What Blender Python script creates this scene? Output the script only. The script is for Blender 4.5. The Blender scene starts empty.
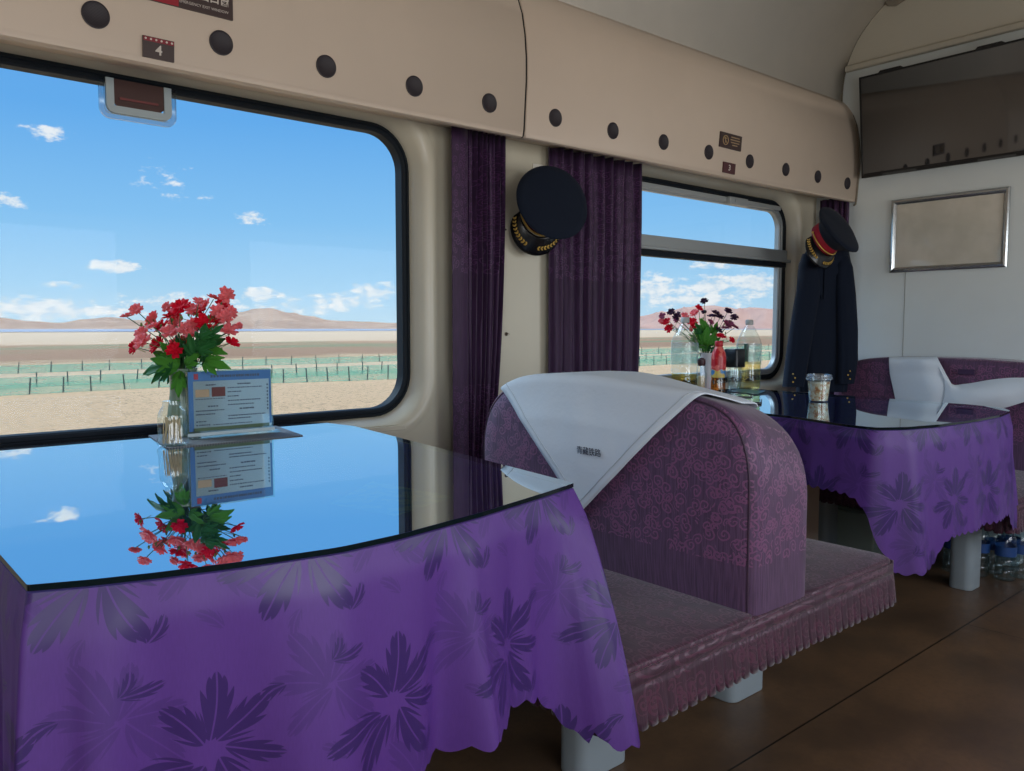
import bpy, math, random
from mathutils import Vector, Matrix, noise as mnoise
random.seed(7)
PI = math.pi
S = bpy.context.scene
COL = S.collection
sin, cos = math.sin, math.cos

# ------------------------------------------------------------------ view (calibrated to the photograph)
CW, CH, F = 1024, 771, 800.0
EYE = 1.06
PITCH = math.atan((385.5 - 327.0) / F)
YAW = math.atan((1450.0 - 512.0) / math.hypot(F, 58.5))
FW = Vector((cos(YAW) * cos(PITCH), sin(YAW) * cos(PITCH), -sin(PITCH)))
RT = Vector((sin(YAW), -cos(YAW), 0))
UP = RT.cross(FW)
EYEP = Vector((0, 0, EYE))

def ray(px, py): return FW + RT * ((px - 512) / F) - UP * ((py - 385.5) / F)
def on_y(px, py, y): d = ray(px, py); return EYEP + d * (y / d.y)
def on_x(px, py, x): d = ray(px, py); return EYEP + d * (x / d.x)
def on_z(px, py, z): d = ray(px, py); return EYEP + d * ((z - EYE) / d.z)
def azel(px, py):
    d = ray(px, py).normalized()
    return math.atan2(d.y, d.x), math.asin(d.z)

cam_d = bpy.data.cameras.new('camera'); cam = bpy.data.objects.new('camera', cam_d); COL.objects.link(cam)
cam_d.sensor_width = 36; cam_d.lens = F * 36 / CW; cam_d.clip_start = .02; cam_d.clip_end = 9000
cam.matrix_world = Matrix(((RT.x, UP.x, -FW.x, 0), (RT.y, UP.y, -FW.y, 0), (RT.z, UP.z, -FW.z, EYE), (0, 0, 0, 1)))
S.camera = cam
S.view_settings.view_transform = 'Standard'; S.view_settings.look = 'None'
S.view_settings.exposure = 0; S.view_settings.gamma = 1; S.view_settings.use_curve_mapping = False
S.cycles.max_bounces = 10; S.cycles.transparent_max_bounces = 24
S.cycles.glossy_bounces = 5; S.cycles.diffuse_bounces = 5
S.cycles.caustics_reflective = False; S.cycles.caustics_refractive = False
S.cycles.sample_clamp_indirect = 4
S.cycles.use_denoising = True

# ------------------------------------------------------------------ materials
def lin(r, g, b):
    f = lambda v: (v / 255 / 12.92) if v / 255 <= .04045 else ((v / 255 + .055) / 1.055) ** 2.4
    return (f(r), f(g), f(b), 1)

class X:
    """socket wrapper: arithmetic on it makes Math nodes"""
    def __init__(s, nt, sock): s.nt = nt; s.k = sock
    def _m(s, op, *a, clamp=False):
        n = s.nt.nodes.new('ShaderNodeMath'); n.operation = op; n.use_clamp = clamp
        for i, v in enumerate((s,) + a):
            if isinstance(v, X): s.nt.links.new(v.k, n.inputs[i])
            else: n.inputs[i].default_value = v
        return X(s.nt, n.outputs[0])
    def __add__(s, o): return s._m('ADD', o)
    def __radd__(s, o): return s._m('ADD', o)
    def __sub__(s, o): return s._m('SUBTRACT', o)
    def __rsub__(s, o): return (s * -1) + o
    def __mul__(s, o): return s._m('MULTIPLY', o)
    def __rmul__(s, o): return s._m('MULTIPLY', o)
    def __truediv__(s, o): return s._m('DIVIDE', o)
    def abs(s): return s._m('ABSOLUTE')
    def fract(s): return s._m('FRACT')
    def floor(s): return s._m('FLOOR')
    def sin(s): return s._m('SINE')
    def min(s, o): return s._m('MINIMUM', o)
    def max(s, o): return s._m('MAXIMUM', o)
    def pow(s, o): return s._m('POWER', o)
    def atan2(s, o): return s._m('ARCTAN2', o)
    def sqrt(s): return s._m('SQRT')
    def lt(s, o): return s._m('LESS_THAN', o)
    def gt(s, o): return s._m('GREATER_THAN', o)
    def clamp(s): return s._m('ADD', 0.0, clamp=True)
    def step(s, a, b):   # smoothstep
        n = s.nt.nodes.new('ShaderNodeMapRange'); n.interpolation_type = 'SMOOTHSTEP'
        s.nt.links.new(s.k, n.inputs['Value']); n.inputs['From Min'].default_value = a; n.inputs['From Max'].default_value = b
        return X(s.nt, n.outputs['Result'])

class M:
    def __init__(s, name):
        s.m = bpy.data.materials.new(name); s.m.use_nodes = True; s.nt = s.m.node_tree
        s.b = s.nt.nodes['Principled BSDF']; s.out = s.nt.nodes['Material Output']
    def new(s, t, **kw):
        n = s.nt.nodes.new(t)
        for k, v in kw.items(): setattr(n, k, v)
        return n
    def link(s, a, b): s.nt.links.new(a.k if isinstance(a, X) else a, b)
    def coord(s, which='Object'):
        return s.new('ShaderNodeTexCoord').outputs[which]
    def xyz(s, sock):
        n = s.new('ShaderNodeSeparateXYZ'); s.link(sock, n.inputs[0]); return [X(s.nt, o) for o in n.outputs]
    def comb(s, x=0, y=0, z=0):
        n = s.new('ShaderNodeCombineXYZ')
        for i, v in enumerate((x, y, z)):
            if isinstance(v, X): s.link(v, n.inputs[i])
            else: n.inputs[i].default_value = v
        return n.outputs[0]
    def noise(s, vec, scale, detail=3, rough=.55, out=0):
        n = s.new('ShaderNodeTexNoise'); s.link(vec, n.inputs['Vector'])
        n.inputs['Scale'].default_value = scale; n.inputs['Detail'].default_value = detail; n.inputs['Roughness'].default_value = rough
        return X(s.nt, n.outputs[out])
    def mix(s, fac, a, b):
        n = s.new('ShaderNodeMix'); n.data_type = 'RGBA'
        for v, i in ((fac, 0), (a, 6), (b, 7)):
            if isinstance(v, X): s.link(v, n.inputs[i])
            elif hasattr(v, 'is_output'): s.link(v, n.inputs[i])
            else: n.inputs[i].default_value = v
        return n.outputs[2]
    def ramp(s, fac, stops):
        n = s.new('ShaderNodeValToRGB'); s.link(fac, n.inputs[0]); e = n.color_ramp.elements
        while len(e) < len(stops): e.new(.5)
        for q, (p, c) in zip(e, stops): q.position = p; q.color = c
        return n.outputs[0]
    def bump(s, h, strength=.3, dist=.01):
        n = s.new('ShaderNodeBump'); s.link(h, n.inputs['Height'])
        n.inputs['Strength'].default_value = strength; n.inputs['Distance'].default_value = dist
        s.link(n.outputs[0], s.b.inputs['Normal']); return n

def plain(name, col, rough=.5, metal=0, spec=.5, bump=None, vary=0, sheen=0):
    q = M(name); q.b.inputs['Base Color'].default_value = col
    q.b.inputs['Roughness'].default_value = rough; q.b.inputs['Metallic'].default_value = metal
    q.b.inputs['Specular IOR Level'].default_value = spec
    if sheen: q.b.inputs['Sheen Weight'].default_value = sheen
    if bump or vary:
        nz = q.noise(q.coord(), bump[0] if bump else 6, 3)
        if bump: q.bump(nz, bump[1], bump[2] if len(bump) > 2 else .005)
        if vary:
            d = tuple(c * (1 - vary) for c in col[:3]) + (1,)
            n2 = q.noise(q.coord(), 3.1, 4)
            q.link(q.mix(n2.step(.35, .7), d, col), q.b.inputs['Base Color'])
    return q.m

def clear(name, tint, fac=.1, rough=.02, ior=1.45, gl=(1, 1, 1, 1)):
    """thin clear glass or plastic: tinted see-through plus its own fresnel reflection"""
    q = M(name); q.nt.nodes.remove(q.b)
    t = q.new('ShaderNodeBsdfTransparent'); t.inputs[0].default_value = tint
    g = q.new('ShaderNodeBsdfGlossy'); g.inputs['Roughness'].default_value = rough; g.inputs[0].default_value = gl
    f0 = ((ior - 1) / (ior + 1)) ** 2
    gm = q.new('ShaderNodeNewGeometry'); dt = q.new('ShaderNodeVectorMath'); dt.operation = 'DOT_PRODUCT'
    q.link(gm.outputs['Normal'], dt.inputs[0]); q.link(gm.outputs['Incoming'], dt.inputs[1])
    f = ((1 - X(q.nt, dt.outputs['Value']).abs()).clamp().pow(5) * (1 - f0) * .8 + f0 + fac).clamp()
    mx = q.new('ShaderNodeMixShader'); q.link(f, mx.inputs[0]); q.link(t.outputs[0], mx.inputs[1]); q.link(g.outputs[0], mx.inputs[2])
    q.link(mx.outputs[0], q.out.inputs[0]); return q.m

# ------------------------------------------------------------------ mesh tools
class MB:
    def __init__(s): s.v = []; s.f = []; s.uv = None
    def add(s, vs, fs):
        b = len(s.v); s.v += [Vector(p) for p in vs]; s.f += [tuple(i + b for i in f) for f in fs]; return s
    def box(s, a, b):
        (x0, y0, z0), (x1, y1, z1) = a, b
        return s.add([(x0, y0, z0), (x1, y0, z0), (x1, y1, z0), (x0, y1, z0), (x0, y0, z1), (x1, y0, z1), (x1, y1, z1), (x0, y1, z1)],
                     [(0, 3, 2, 1), (4, 5, 6, 7), (0, 1, 5, 4), (1, 2, 6, 5), (2, 3, 7, 6), (3, 0, 4, 7)])
    def loft(s, rings, closed=True, cap=True):
        n = len(rings[0]); vs = [p for r in rings for p in r]; fs = []
        for i in range(len(rings) - 1):
            for j in range(n if closed else n - 1):
                k = (j + 1) % n
                fs.append((i * n + j, i * n + k, (i + 1) * n + k, (i + 1) * n + j))
        if cap and closed:
            fs.append(tuple(reversed(range(n)))); fs.append(tuple((len(rings) - 1) * n + j for j in range(n)))
        return s.add(vs, fs)
    def lathe(s, prof, c=(0, 0, 0), n=24, sx=1, sy=1, cap=True):
        c = Vector(c)
        return s.loft([[c + Vector((r * sx * cos(2 * PI * j / n), r * sy * sin(2 * PI * j / n), z)) for j in range(n)] for r, z in prof], cap=cap)
    def tube(s, pts, r, n=8, cap=True):
        pts = [Vector(p) for p in pts]; rings = []; up = None
        for i, p in enumerate(pts):
            d = (pts[min(i + 1, len(pts) - 1)] - pts[max(i - 1, 0)]).normalized()
            if up is None: up = Vector((0, 0, 1)) if abs(d.z) < .9 else Vector((1, 0, 0))
            a = d.cross(up).normalized(); b = a.cross(d).normalized(); up = b
            rr = r[i] if isinstance(r, (list, tuple)) else r
            rings.append([p + (a * cos(2 * PI * k / n) + b * sin(2 * PI * k / n)) * rr for k in range(n)])
        return s.loft(rings, cap=cap)
    def grid(s, nu, nv, fn, uvfn=None):
        vs = [fn(i / nu, j / nv) for i in range(nu + 1) for j in range(nv + 1)]
        w = nv + 1
        s.add(vs, [(i * w + j, (i + 1) * w + j, (i + 1) * w + j + 1, i * w + j + 1) for i in range(nu) for j in range(nv)])
        if uvfn: s.uv = (s.uv or []) + [uvfn(i / nu, j / nv) for i in range(nu + 1) for j in range(nv + 1)]
        return s
    def prism(s, poly, d):   # poly list of Vectors, extruded by vector d
        d = Vector(d); n = len(poly)
        return s.loft([[Vector(p) for p in poly], [Vector(p) + d for p in poly]])

def wloc(o):
    v = Vector((0, 0, 0))
    while o: v += o.location; o = o.parent
    return v

def obj(name, mb, mat, parent=None, local=False, smooth=True, angle=38, bevel=None, solid=None, boxuv=False, sub=0, **props):
    me = bpy.data.meshes.new(name)
    off = Vector((0, 0, 0)) if (parent is None or local) else wloc(parent)
    me.from_pydata([tuple(p - off) for p in mb.v], [], mb.f); me.validate(); me.update()
    import bmesh
    bm = bmesh.new(); bm.from_mesh(me); 
    if not mb.uv: bmesh.ops.recalc_face_normals(bm, faces=bm.faces)
    bm.to_mesh(me); bm.free()
    if mb.uv:
        ul = me.uv_layers.new(name='uv')
        for lp in me.loops: ul.data[lp.index].uv = mb.uv[lp.vertex_index]
    elif boxuv:
        ul = me.uv_layers.new(name='uv')
        for p in me.polygons:
            a = [abs(c) for c in p.normal]; k = a.index(max(a))
            for li in p.loop_indices:
                c = me.vertices[me.loops[li].vertex_index].co + off
                ul.data[li].uv = (c.y, c.z) if k == 0 else ((c.x, c.z) if k == 1 else (c.x, c.y))
    if mat: 
        for m_ in (mat if isinstance(mat, (list, tuple)) else [mat]): me.materials.append(m_)
    if smooth:
        me.polygons.foreach_set('use_smooth', [True] * len(me.polygons)); me.set_sharp_from_angle(angle=math.radians(angle))
    o = bpy.data.objects.new(name, me); COL.objects.link(o)
    if parent: o.parent = parent
    if bevel:
        b = o.modifiers.new('bevel', 'BEVEL'); b.width = bevel; b.segments = 3; b.limit_method = 'ANGLE'; b.angle_limit = math.radians(40)
    if sub:
        b = o.modifiers.new('sub', 'SUBSURF'); b.levels = sub; b.render_levels = sub
    if solid:
        b = o.modifiers.new('solid', 'SOLIDIFY'); b.thickness = solid; b.offset = 0
    for k, v in props.items(): o[k] = v
    return o

def thing(name, label, cat, loc=(0, 0, 0), group=None):
    o = bpy.data.objects.new(name, None); COL.objects.link(o); o.location = loc; o.empty_display_size = .05
    o['label'] = label; o['category'] = cat
    if group: o['group'] = group
    return o

def dup(root, loc, label, group=None):
    r = root.copy(); COL.objects.link(r); r.location = loc; r['label'] = label
    if group: r['group'] = group
    def rec(a, b):
        for ch in [c for c in list(COL.objects) if c.parent == a]:
            c = ch.copy(); COL.objects.link(c); c.parent = b; rec(ch, c)
    rec(root, r); return r

def tag(o, label, cat, group=None):
    o['label'] = label; o['category'] = cat
    if group: o['group'] = group
    return o

def rrect(hw, hh, r, n=8):
    """rounded rectangle in 2D, 4*(n+1) points, counter clockwise"""
    pts = []
    for cx, cy, a0 in ((1, 1, 0), (-1, 1, 90), (-1, -1, 180), (1, -1, 270)):
        for k in range(n + 1):
            a = math.radians(a0 + 90 * k / n)
            pts.append((cx * (hw - r) + r * cos(a), cy * (hh - r) + r * sin(a)))
    return pts

def text_mesh(txt, size, bold=False):
    cu = bpy.data.curves.new('t', 'FONT'); cu.body = txt; cu.size = size; cu.align_x = 'CENTER'; cu.align_y = 'CENTER'
    cu.resolution_u = 3; cu.extrude = size * .015
    if bold: cu.offset = size * .018
    o = bpy.data.objects.new('t', cu); COL.objects.link(o)
    bpy.context.view_layer.update()
    me = bpy.data.meshes.new_from_object(o.evaluated_get(bpy.context.evaluated_depsgraph_get()))
    mb = MB(); mb.add([v.co.copy() for v in me.vertices], [tuple(p.vertices) for p in me.polygons])
    bpy.data.objects.remove(o); bpy.data.curves.remove(cu); bpy.data.meshes.remove(me)
    return mb

def place(mb, origin, ax, ay):
    ax = Vector(ax).normalized(); ay = Vector(ay).normalized(); n = ax.cross(ay); o = Vector(origin)
    mb.v = [o + ax * p.x + ay * p.y + n * p.z for p in mb.v]; return mb

# ---- fabrics
def curls(q, u, v, scale, turns=1.35, thick=.17, warp=0):
    """field of randomly turned scroll motifs: mask 0..1"""
    vec = q.comb(u * scale, v * scale, 0)
    vo = q.new('ShaderNodeTexVoronoi'); vo.voronoi_dimensions = '2D'; vo.feature = 'F1'
    q.link(vec, vo.inputs['Vector']); vo.inputs['Scale'].default_value = 1.0; vo.inputs['Randomness'].default_value = .75
    px, py, _ = q.xyz(vo.outputs['Position'])
    dx = u * scale - px; dy = v * scale - py
    r = (dx * dx + dy * dy).sqrt()
    cr, cg, cb = [X(q.nt, o) for o in (lambda n: (q.link(vo.outputs['Color'], n.inputs[0]), n.outputs)[1])(q.new('ShaderNodeSeparateColor'))]
    sgn = (cg.gt(.5) * 2) - 1
    th = dy.atan2(dx) * sgn / (2 * PI) + cr
    sp = (r * (1 / .30) - th).fract()
    line = (sp - .5).abs().lt(thick) * r.lt(.47) * r.gt(.05)
    return line

def brocade(name, ground, motif, stripe=True, band=None, mscale=29, two=True):
    q = M(name); u, v, _ = q.xyz(q.coord('UV'))
    wx = q.noise(q.comb(u, v, 0), 18, 2); wu = u + wx * .03; wv = v + wx * .02
    mask = curls(q, wu, wv, mscale, thick=.19)
    if two: mask = mask.max(curls(q, wu + 3.37, wv + 1.71, mscale * 1.25, thick=.24) * q.noise(q.comb(u + 5, v, 0), 14, 1).gt(.5))
    if band:   # motif only inside horizontal bands of the cloth
        per, lo, hi, off = band
        w = ((v - off) / per).fract()
        mask = mask * w.gt(lo) * w.lt(hi)
    fine = ((u * 330).sin() * .5 + .5) if stripe else None
    nz = q.noise(q.comb(u * 260, v * 12, 0), 1, 2)
    g = q.mix(nz.step(.35, .65), tuple(c * .62 for c in ground[:3]) + (1,), ground)
    col = q.mix(mask, g, motif)
    q.link(col, q.b.inputs['Base Color'])
    q.link(.62 - mask * .22, q.b.inputs['Roughness'])
    q.b.inputs['Sheen Weight'].default_value = .25; q.b.inputs['Sheen Roughness'].default_value = .4
    q.b.inputs['Specular IOR Level'].default_value = .4
    big = q.noise(q.coord('Object'), 5, 3)
    q.bump(mask * .25 + nz * .25 + big * 2.0, .45, .006)
    return q.m

def damask(name):
    """purple satin with large leaf-and-flower figures"""
    q = M(name); u, v, _ = q.xyz(q.coord('UV'))
    g = bpy.data.node_groups.new('leaf_mask', 'ShaderNodeTree')
    for nme in ('u', 'v', 'cx', 'cy', 'ca', 'sa', 'L', 'W'): g.interface.new_socket(nme, in_out='INPUT', socket_type='NodeSocketFloat')
    g.interface.new_socket('mask', in_out='OUTPUT', socket_type='NodeSocketFloat')
    gi = g.nodes.new('NodeGroupInput'); go = g.nodes.new('NodeGroupOutput')
    I = {o.name: X(g, o) for o in gi.outputs if o.name}
    dx = I['u'] - I['cx']; dy = I['v'] - I['cy']
    a = (dx * I['ca'] + dy * I['sa']) / I['L']
    b = (dy * I['ca'] - dx * I['sa'])
    b = b + (a * 3.1).sin() * .016
    w = (a * (1 - a) * 4).max(0).pow(.75) * I['W']
    ser = ((a * 2.6 - (b.abs() / I['W']) * 1.2).fract() * .55) + .5
    m1 = (w * ser - b.abs()).gt(0) * a.gt(0) * a.lt(1)
    vein = b.abs().gt(.0045 * 1.0) 
    res = m1 * vein
    g.links.new(res.k, go.inputs[0])
    def figure(uu0, vv0, T, leaves):
        vv = vv0 / T; row = vv.floor()
        uu = uu0 / T + row * .5
        cu_ = uu.fract() - .5; cv = vv.fract() - .5
        m = None
        for cx, cy, deg, L, W in leaves:
            n = q.new('ShaderNodeGroup'); n.node_tree = g
            q.link(cu_, n.inputs[0]); q.link(cv, n.inputs[1])
            for i, x in enumerate((cx, cy, cos(math.radians(deg)), sin(math.radians(deg)), L, W)): n.inputs[i + 2].default_value = x
            l = X(q.nt, n.outputs[0]); m = l if m is None else m.max(l)
        return m
    A = [(.03, .04, 84, .36, .10), (.06, .03, 40, .33, .085), (.0, .03, 132, .30, .085), (-.05, -.06, 192, .38, .085), (.0, -.08, 236, .36, .10), (.07, -.06, 300, .38, .095), (.10, -.01, -12, .30, .07),
         (-.36, .36, 10, .20, .04), (-.36, .36, 70, .13, .035), (.26, -.40, 60, .16, .04), (.26, -.40, 120, .12, .03), (.40, .28, 215, .15, .04)]
    B = [(.0, .0, 60, .40, .10), (.0, .0, 110, .34, .09), (.0, .0, 15, .32, .08), (-.02, -.03, 160, .36, .07), (.0, -.05, 250, .40, .10), (.02, -.04, 300, .30, .08), (-.38, -.30, 80, .2, .045), (.36, .34, 190, .17, .04)]
    ca, sa = cos(1.1), sin(1.1)
    m = figure(u + .06, v + .10, .25, A)
    m2 = figure(u * ca + v * sa + .1, v * ca - u * sa + .05, .22, B)
    weave = q.noise(q.comb(u * 500, v * 60, 0), 1, 2)
    ground = lin(92, 52, 134); fig = lin(58, 34, 96)
    base = q.mix(weave, tuple(c * .8 for c in ground[:3]) + (1,), ground)
    base = q.mix(m2 * .38, base, fig)
    q.link(q.mix(m, base, fig), q.b.inputs['Base Color'])
    q.link(.52 - m * .12, q.b.inputs['Roughness'])
    q.b.inputs['Specular IOR Level'].default_value = .45
    q.b.inputs['Sheen Weight'].default_value = .2; q.b.inputs['Sheen Roughness'].default_value = .35
    q.b.inputs['Sheen Tint'].default_value = lin(150, 110, 230)
    big = q.noise(q.coord('Object'), 7, 2)
    q.bump(big * 1.0 + m * .05, .3, .008)
    return q.m

CREAM = plain('warm_cream_panel', lin(208, 190, 172), .45, vary=.04)
CREAM2 = plain('cream_window_surround', lin(205, 198, 178), .32, vary=.04)
CEIL = plain('ceiling_cream', lin(200, 190, 172), .6, vary=.05)
WHITEWALL = plain('painted_end_wall', lin(224, 232, 232), .4, vary=.04)
BEIGE = plain('beige_upper_panel', lin(200, 194, 178), .5)
RUBBER = plain('black_rubber', lin(22, 29, 36), .6, spec=.25)
ALU = plain('grey_aluminium', lin(168, 174, 176), .45, .3)
STEEL = plain('grey_enamel', lin(150, 160, 165), .45, vary=.08)
DARK = plain('dark_speaker_mesh', lin(40, 36, 40), .6)
NAVY = plain('navy_wool', lin(19, 27, 42), .9, spec=.2, bump=(420, .25, .002), sheen=.05)
NAVYBAND = plain('navy_ribbed_band', lin(14, 17, 26), .5)
RED = plain('scarlet_piping', lin(170, 20, 45), .6)
GOLD = plain('gold_braid', lin(225, 185, 95), .4, .5)
VISOR = plain('visor_lacquer', lin(10, 12, 18), .25)
WHITECLOTH = plain('white_cotton', lin(212, 220, 228), .8, bump=(60, .3, .003))
CREAMCLOTH = WHITECLOTH
PLASTICBLACK = plain('black_plastic', lin(14, 15, 18), .35)
SEAT = brocade('purple_brocade', lin(96, 68, 98), lin(122, 76, 110), band=(.62, .06, .62, .50))
SEATTOP = brocade('maroon_brocade', lin(72, 42, 58), lin(86, 48, 66), mscale=22)
CURT = brocade('purple_curtain', lin(62, 34, 70), lin(84, 46, 90), two=False, band=(.85, 0, .53, .40), mscale=34)
CLOTH = damask('purple_satin_damask')

# ------------------------------------------------------------------ the carriage shell
WY = 2.345           # inner face of window wall
GY = 2.42            # window glass plane
XE = 4.25            # end wall
XB = -2.6            # back end of the built length
OY = -.62            # opposite wall

def floor_mat():
    q = M('brown_vinyl_floor'); c = q.coord(); x, y, z = q.xyz(c)
    n1 = q.noise(c, 3.5, 5, .6); n2 = q.noise(c, 60, 3)
    col = q.mix(n1.step(.3, .7), lin(82, 64, 49), lin(110, 84, 61))
    col = q.mix(n2.step(.4, .75) * .4, col, lin(80, 62, 48))
    seam = (y - 1.064).abs().lt(.0025).max((y - .1).abs().lt(.0025)).max((x - 3.05).abs().lt(.002) * y.lt(1.064))
    q.link(q.mix(seam, col, lin(26, 22, 18)), q.b.inputs['Base Color'])
    q.b.inputs['Roughness'].default_value = .38
    q.bump(n2, .08, .003); return q.m
obj('floor', MB().box((XB, OY - .1, -.05), (XE + .1, 2.5, 0)), floor_mat(), smooth=False, kind='structure')

PROF = [(2.345, 1.765), (2.30, 1.760), (2.155, 1.719), (2.131, 1.714), (2.122, 1.718), (2.118, 1.735), (2.112, 1.82), (2.106, 1.90), (2.106, 1.98), (2.113, 2.06), (2.128, 2.135), (2.150, 2.19), (2.18, 2.235), (2.207, 2.262)]
def catmull(p, k=4):
    out = []
    for i in range(len(p) - 1):
        a, b, c, d = (Vector(p[max(i - 1, 0)]), Vector(p[i]), Vector(p[i + 1]), Vector(p[min(i + 2, len(p) - 1)]))
        for j in range(k):
            t = j / k
            out.append(.5 * ((2 * b) + (c - a) * t + (2 * a - 5 * b + 4 * c - d) * t * t + (3 * b - a - 3 * c + d) * t ** 3))
    out.append(Vector(p[-1])); return out
bp = [Vector(p) for p in PROF]
def dz(x): return .0068 * (x - 2.0)
def bulkhead(x0, x1, name, flip=False):
    yy = (lambda y: OY + WY - y) if flip else (lambda y: y)
    pr = bp + [Vector((2.345, 2.262))]
    mb = MB().loft([[Vector((x, yy(p.x), p.y + dz(x))) for p in pr] for x in (x0, x0 + .004, x1 - .004, x1)])
    # soften the two ends
    n = len(pr)
    for r in (0, 3):
        for j in range(n):
            v = mb.v[r * n + j]; s = .004
            v.z += s * (1 if v.z < 2 else -1); v.y += s * (-1 if flip else 1)
    return obj(name, mb, CREAM, kind='structure', angle=50)
SEAM = 1.87
bulkhead(XB, SEAM - .004, 'trim_1'); bulkhead(SEAM + .004, XE, 'trim_2')
bulkhead(XB, XE, 'trim_3', True)
obj('trim_4', MB().loft([[Vector((x, p.x + .006, p.y + (.004 if p.y < 2 else 0) + dz(x))) for p in bp] for x in (SEAM - .0035, SEAM + .0035)], closed=False), plain('seam_dark_gap', lin(18, 16, 16), .9), solid=.002, kind='structure')  # dark strip set into the joint between the bulkhead panels

cp = [(2.345, 2.26), (2.215, 2.262), (2.212, 2.36), (2.19, 2.46), (2.12, 2.60), (1.98, 2.735), (1.75, 2.87), (1.45, 2.96), (1.15, 2.995)]
ym = (OY + WY) / 2
cpf = catmull(cp[1:], 4)
full = [Vector((WY, 2.262))] + cpf + [Vector((2 * ym - p.x, p.y)) for p in reversed(cpf)] + [Vector((OY, 2.262))]
def ceil_m():
    q = M('ceiling_paint'); c = q.coord(); n = q.noise(c, 1.7, 4)
    q.link(q.mix(n.step(.3, .75), lin(206, 200, 190), lin(222, 214, 202)), q.b.inputs['Base Color']); q.b.inputs['Roughness'].default_value = .55
    return q.m
mb = MB()
mb.loft([[Vector((x, p.x, p.y)) for p in full] for x in (XB, XE)], closed=False)
obj('ceiling', mb, ceil_m(), solid=.006, angle=60, kind='structure')

def wall_bay(name, x0, x1, ox0, ox1, oz0, oz1, z0, z1, ysurf, yglass, mat, gap=.028, r=.12, flip=False):
    """wall panel with a rounded window opening and a flared moulded surround"""
    cx, cz = (ox0 + ox1) / 2, (oz0 + oz1) / 2; hw, hh = (ox1 - ox0) / 2, (oz1 - oz0) / 2
    n = 10; rings = []
    def ring(e, rr, y): return [Vector((cx + a, y, cz + b)) for a, b in rrect(hw + e, hh + e, rr, n)]
    d = ysurf - yglass; s = -1 if d > 0 else 1
    rings.append(ring(gap, r + .03, yglass + .01 * (-s)))
    rings.append(ring(gap + .004, r + .035, yglass + d * .35))
    rings.append(ring(gap + .02, r + .045, yglass + d * .80))
    rings.append(ring(gap + .034, r + .055, yglass + d * 1.06))
    rings.append(ring(gap + .055, r + .07, yglass + d * 1.10))
    rings.append(ring(gap + .075, r + .09, yglass + d * 1.02))
    rings.append(ring(gap + .078, r + .092, ysurf))
    # outer rectangle: project each angle group onto its side
    out = []
    base = rings[-1]
    for k, p in enumerate(base):
        q_, t = k // (n + 1), (k % (n + 1)) / n
        sx = [1, -1, -1, 1][q_]; sz = [1, 1, -1, -1][q_]
        X_ = x1 if sx > 0 else x0; Z_ = z1 if sz > 0 else z0
        horiz_first = q_ in (0, 2)      # starts on the vertical side for quadrants 0 and 2
        if horiz_first: out.append(Vector((X_, ysurf, p.z + (Z_ - p.z) * min(1, t * 2))) if t <= .5 else Vector((X_ + (p.x - X_) * (t - .5) * 2, ysurf, Z_)))
        else: out.append(Vector((p.x + (X_ - p.x) * min(1, t * 2), ysurf, Z_)) if t <= .5 else Vector((X_, ysurf, Z_ + (p.z - Z_) * (t - .5) * 2)))
    rings.append(out)
    o = obj(name, MB().loft(rings, cap=False), mat, kind='structure', angle=50)
    return o

W1 = (-.10, 1.552, .778, 1.722); W2 = (2.45, 4.015, .803, 1.712); W0 = (-2.30, -.75, .775, 1.727)
wall_bay('wall_left', SEAM + .0, XE, *W2, 0, 1.90, WY, GY, CREAM2)
wall_bay('wall_left', -.42, SEAM, *W1, 0, 1.90, WY, GY, CREAM2)
wall_bay('wall_left', XB, -.42, *W0, 0, 1.90, WY, GY, CREAM2)  # bay out of view, its opening assumed to admit light
# opposite wall with assumed window openings for light (behind the photographer)
for x0, x1 in ((-2.6, -.42), (-.42, 1.87), (1.87, 4.25)):
    wall_bay('wall_right', x0, x1, x0 + .3, x1 - .3, .80, 1.70, 0, 1.90, OY, OY - .075, CREAM2)
obj('wall_back', MB().box((XB - .04, OY - .1, 0), (XB, 2.45, 3.02)), CREAM, smooth=False, kind='structure')
obj('wall_front', MB().box((XE, OY - .1, 0), (XE + .04, 2.45, 3.02)), WHITEWALL, smooth=False, kind='structure')

GLASS = clear('window_glass', (.955, .975, .985, 1), 0.0, .0, 1.12)
def gasket(name, w, parent, e0, e1, y0, y1, mat, r=.12, nm='rubber_gasket'):
    cx, cz = (w[0] + w[1]) / 2, (w[2] + w[3]) / 2; hw, hh = (w[1] - w[0]) / 2, (w[3] - w[2]) / 2
    rg = lambda e, y: [Vector((cx + a, y, cz + b)) for a, b in rrect(hw + e, hh + e, max(r + e, .01), 10)]
    em = (e0 + e1) / 2
    return obj(nm, MB().loft([rg(e1, y1 - .01), rg(e1, y0 + .006), rg(e1 - .006, y0), rg(em + .003, y0 - .002), rg(em, y0 + .004), rg(e0 + .005, y0 + .002), rg(e0, y0 + .008), rg(e0, y1)], cap=False), mat, parent, angle=30)
def window(name, w, y=GY):
    cx, cz = (w[0] + w[1]) / 2, (w[2] + w[3]) / 2; hw, hh = (w[1] - w[0]) / 2, (w[3] - w[2]) / 2
    ro = bpy.data.objects.new(name, None); COL.objects.link(ro); ro.location = (cx, y, w[2]); ro['kind'] = 'structure'
    obj('glass_pane', MB().loft([[Vector((cx + a, yy, cz + b)) for a, b in rrect(hw + .03, hh + .03, .13, 8)] for yy in (y + .012, y + .017)]), GLASS, ro, smooth=False)
    gasket('g', w, ro, 0, .030, y - .018, y + .03, RUBBER)
    return ro
wn1 = window('window_1', W1); wn2 = window('window_2', W2); window('window_3', W0)  # the last one is unseen, an assumed window
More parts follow.
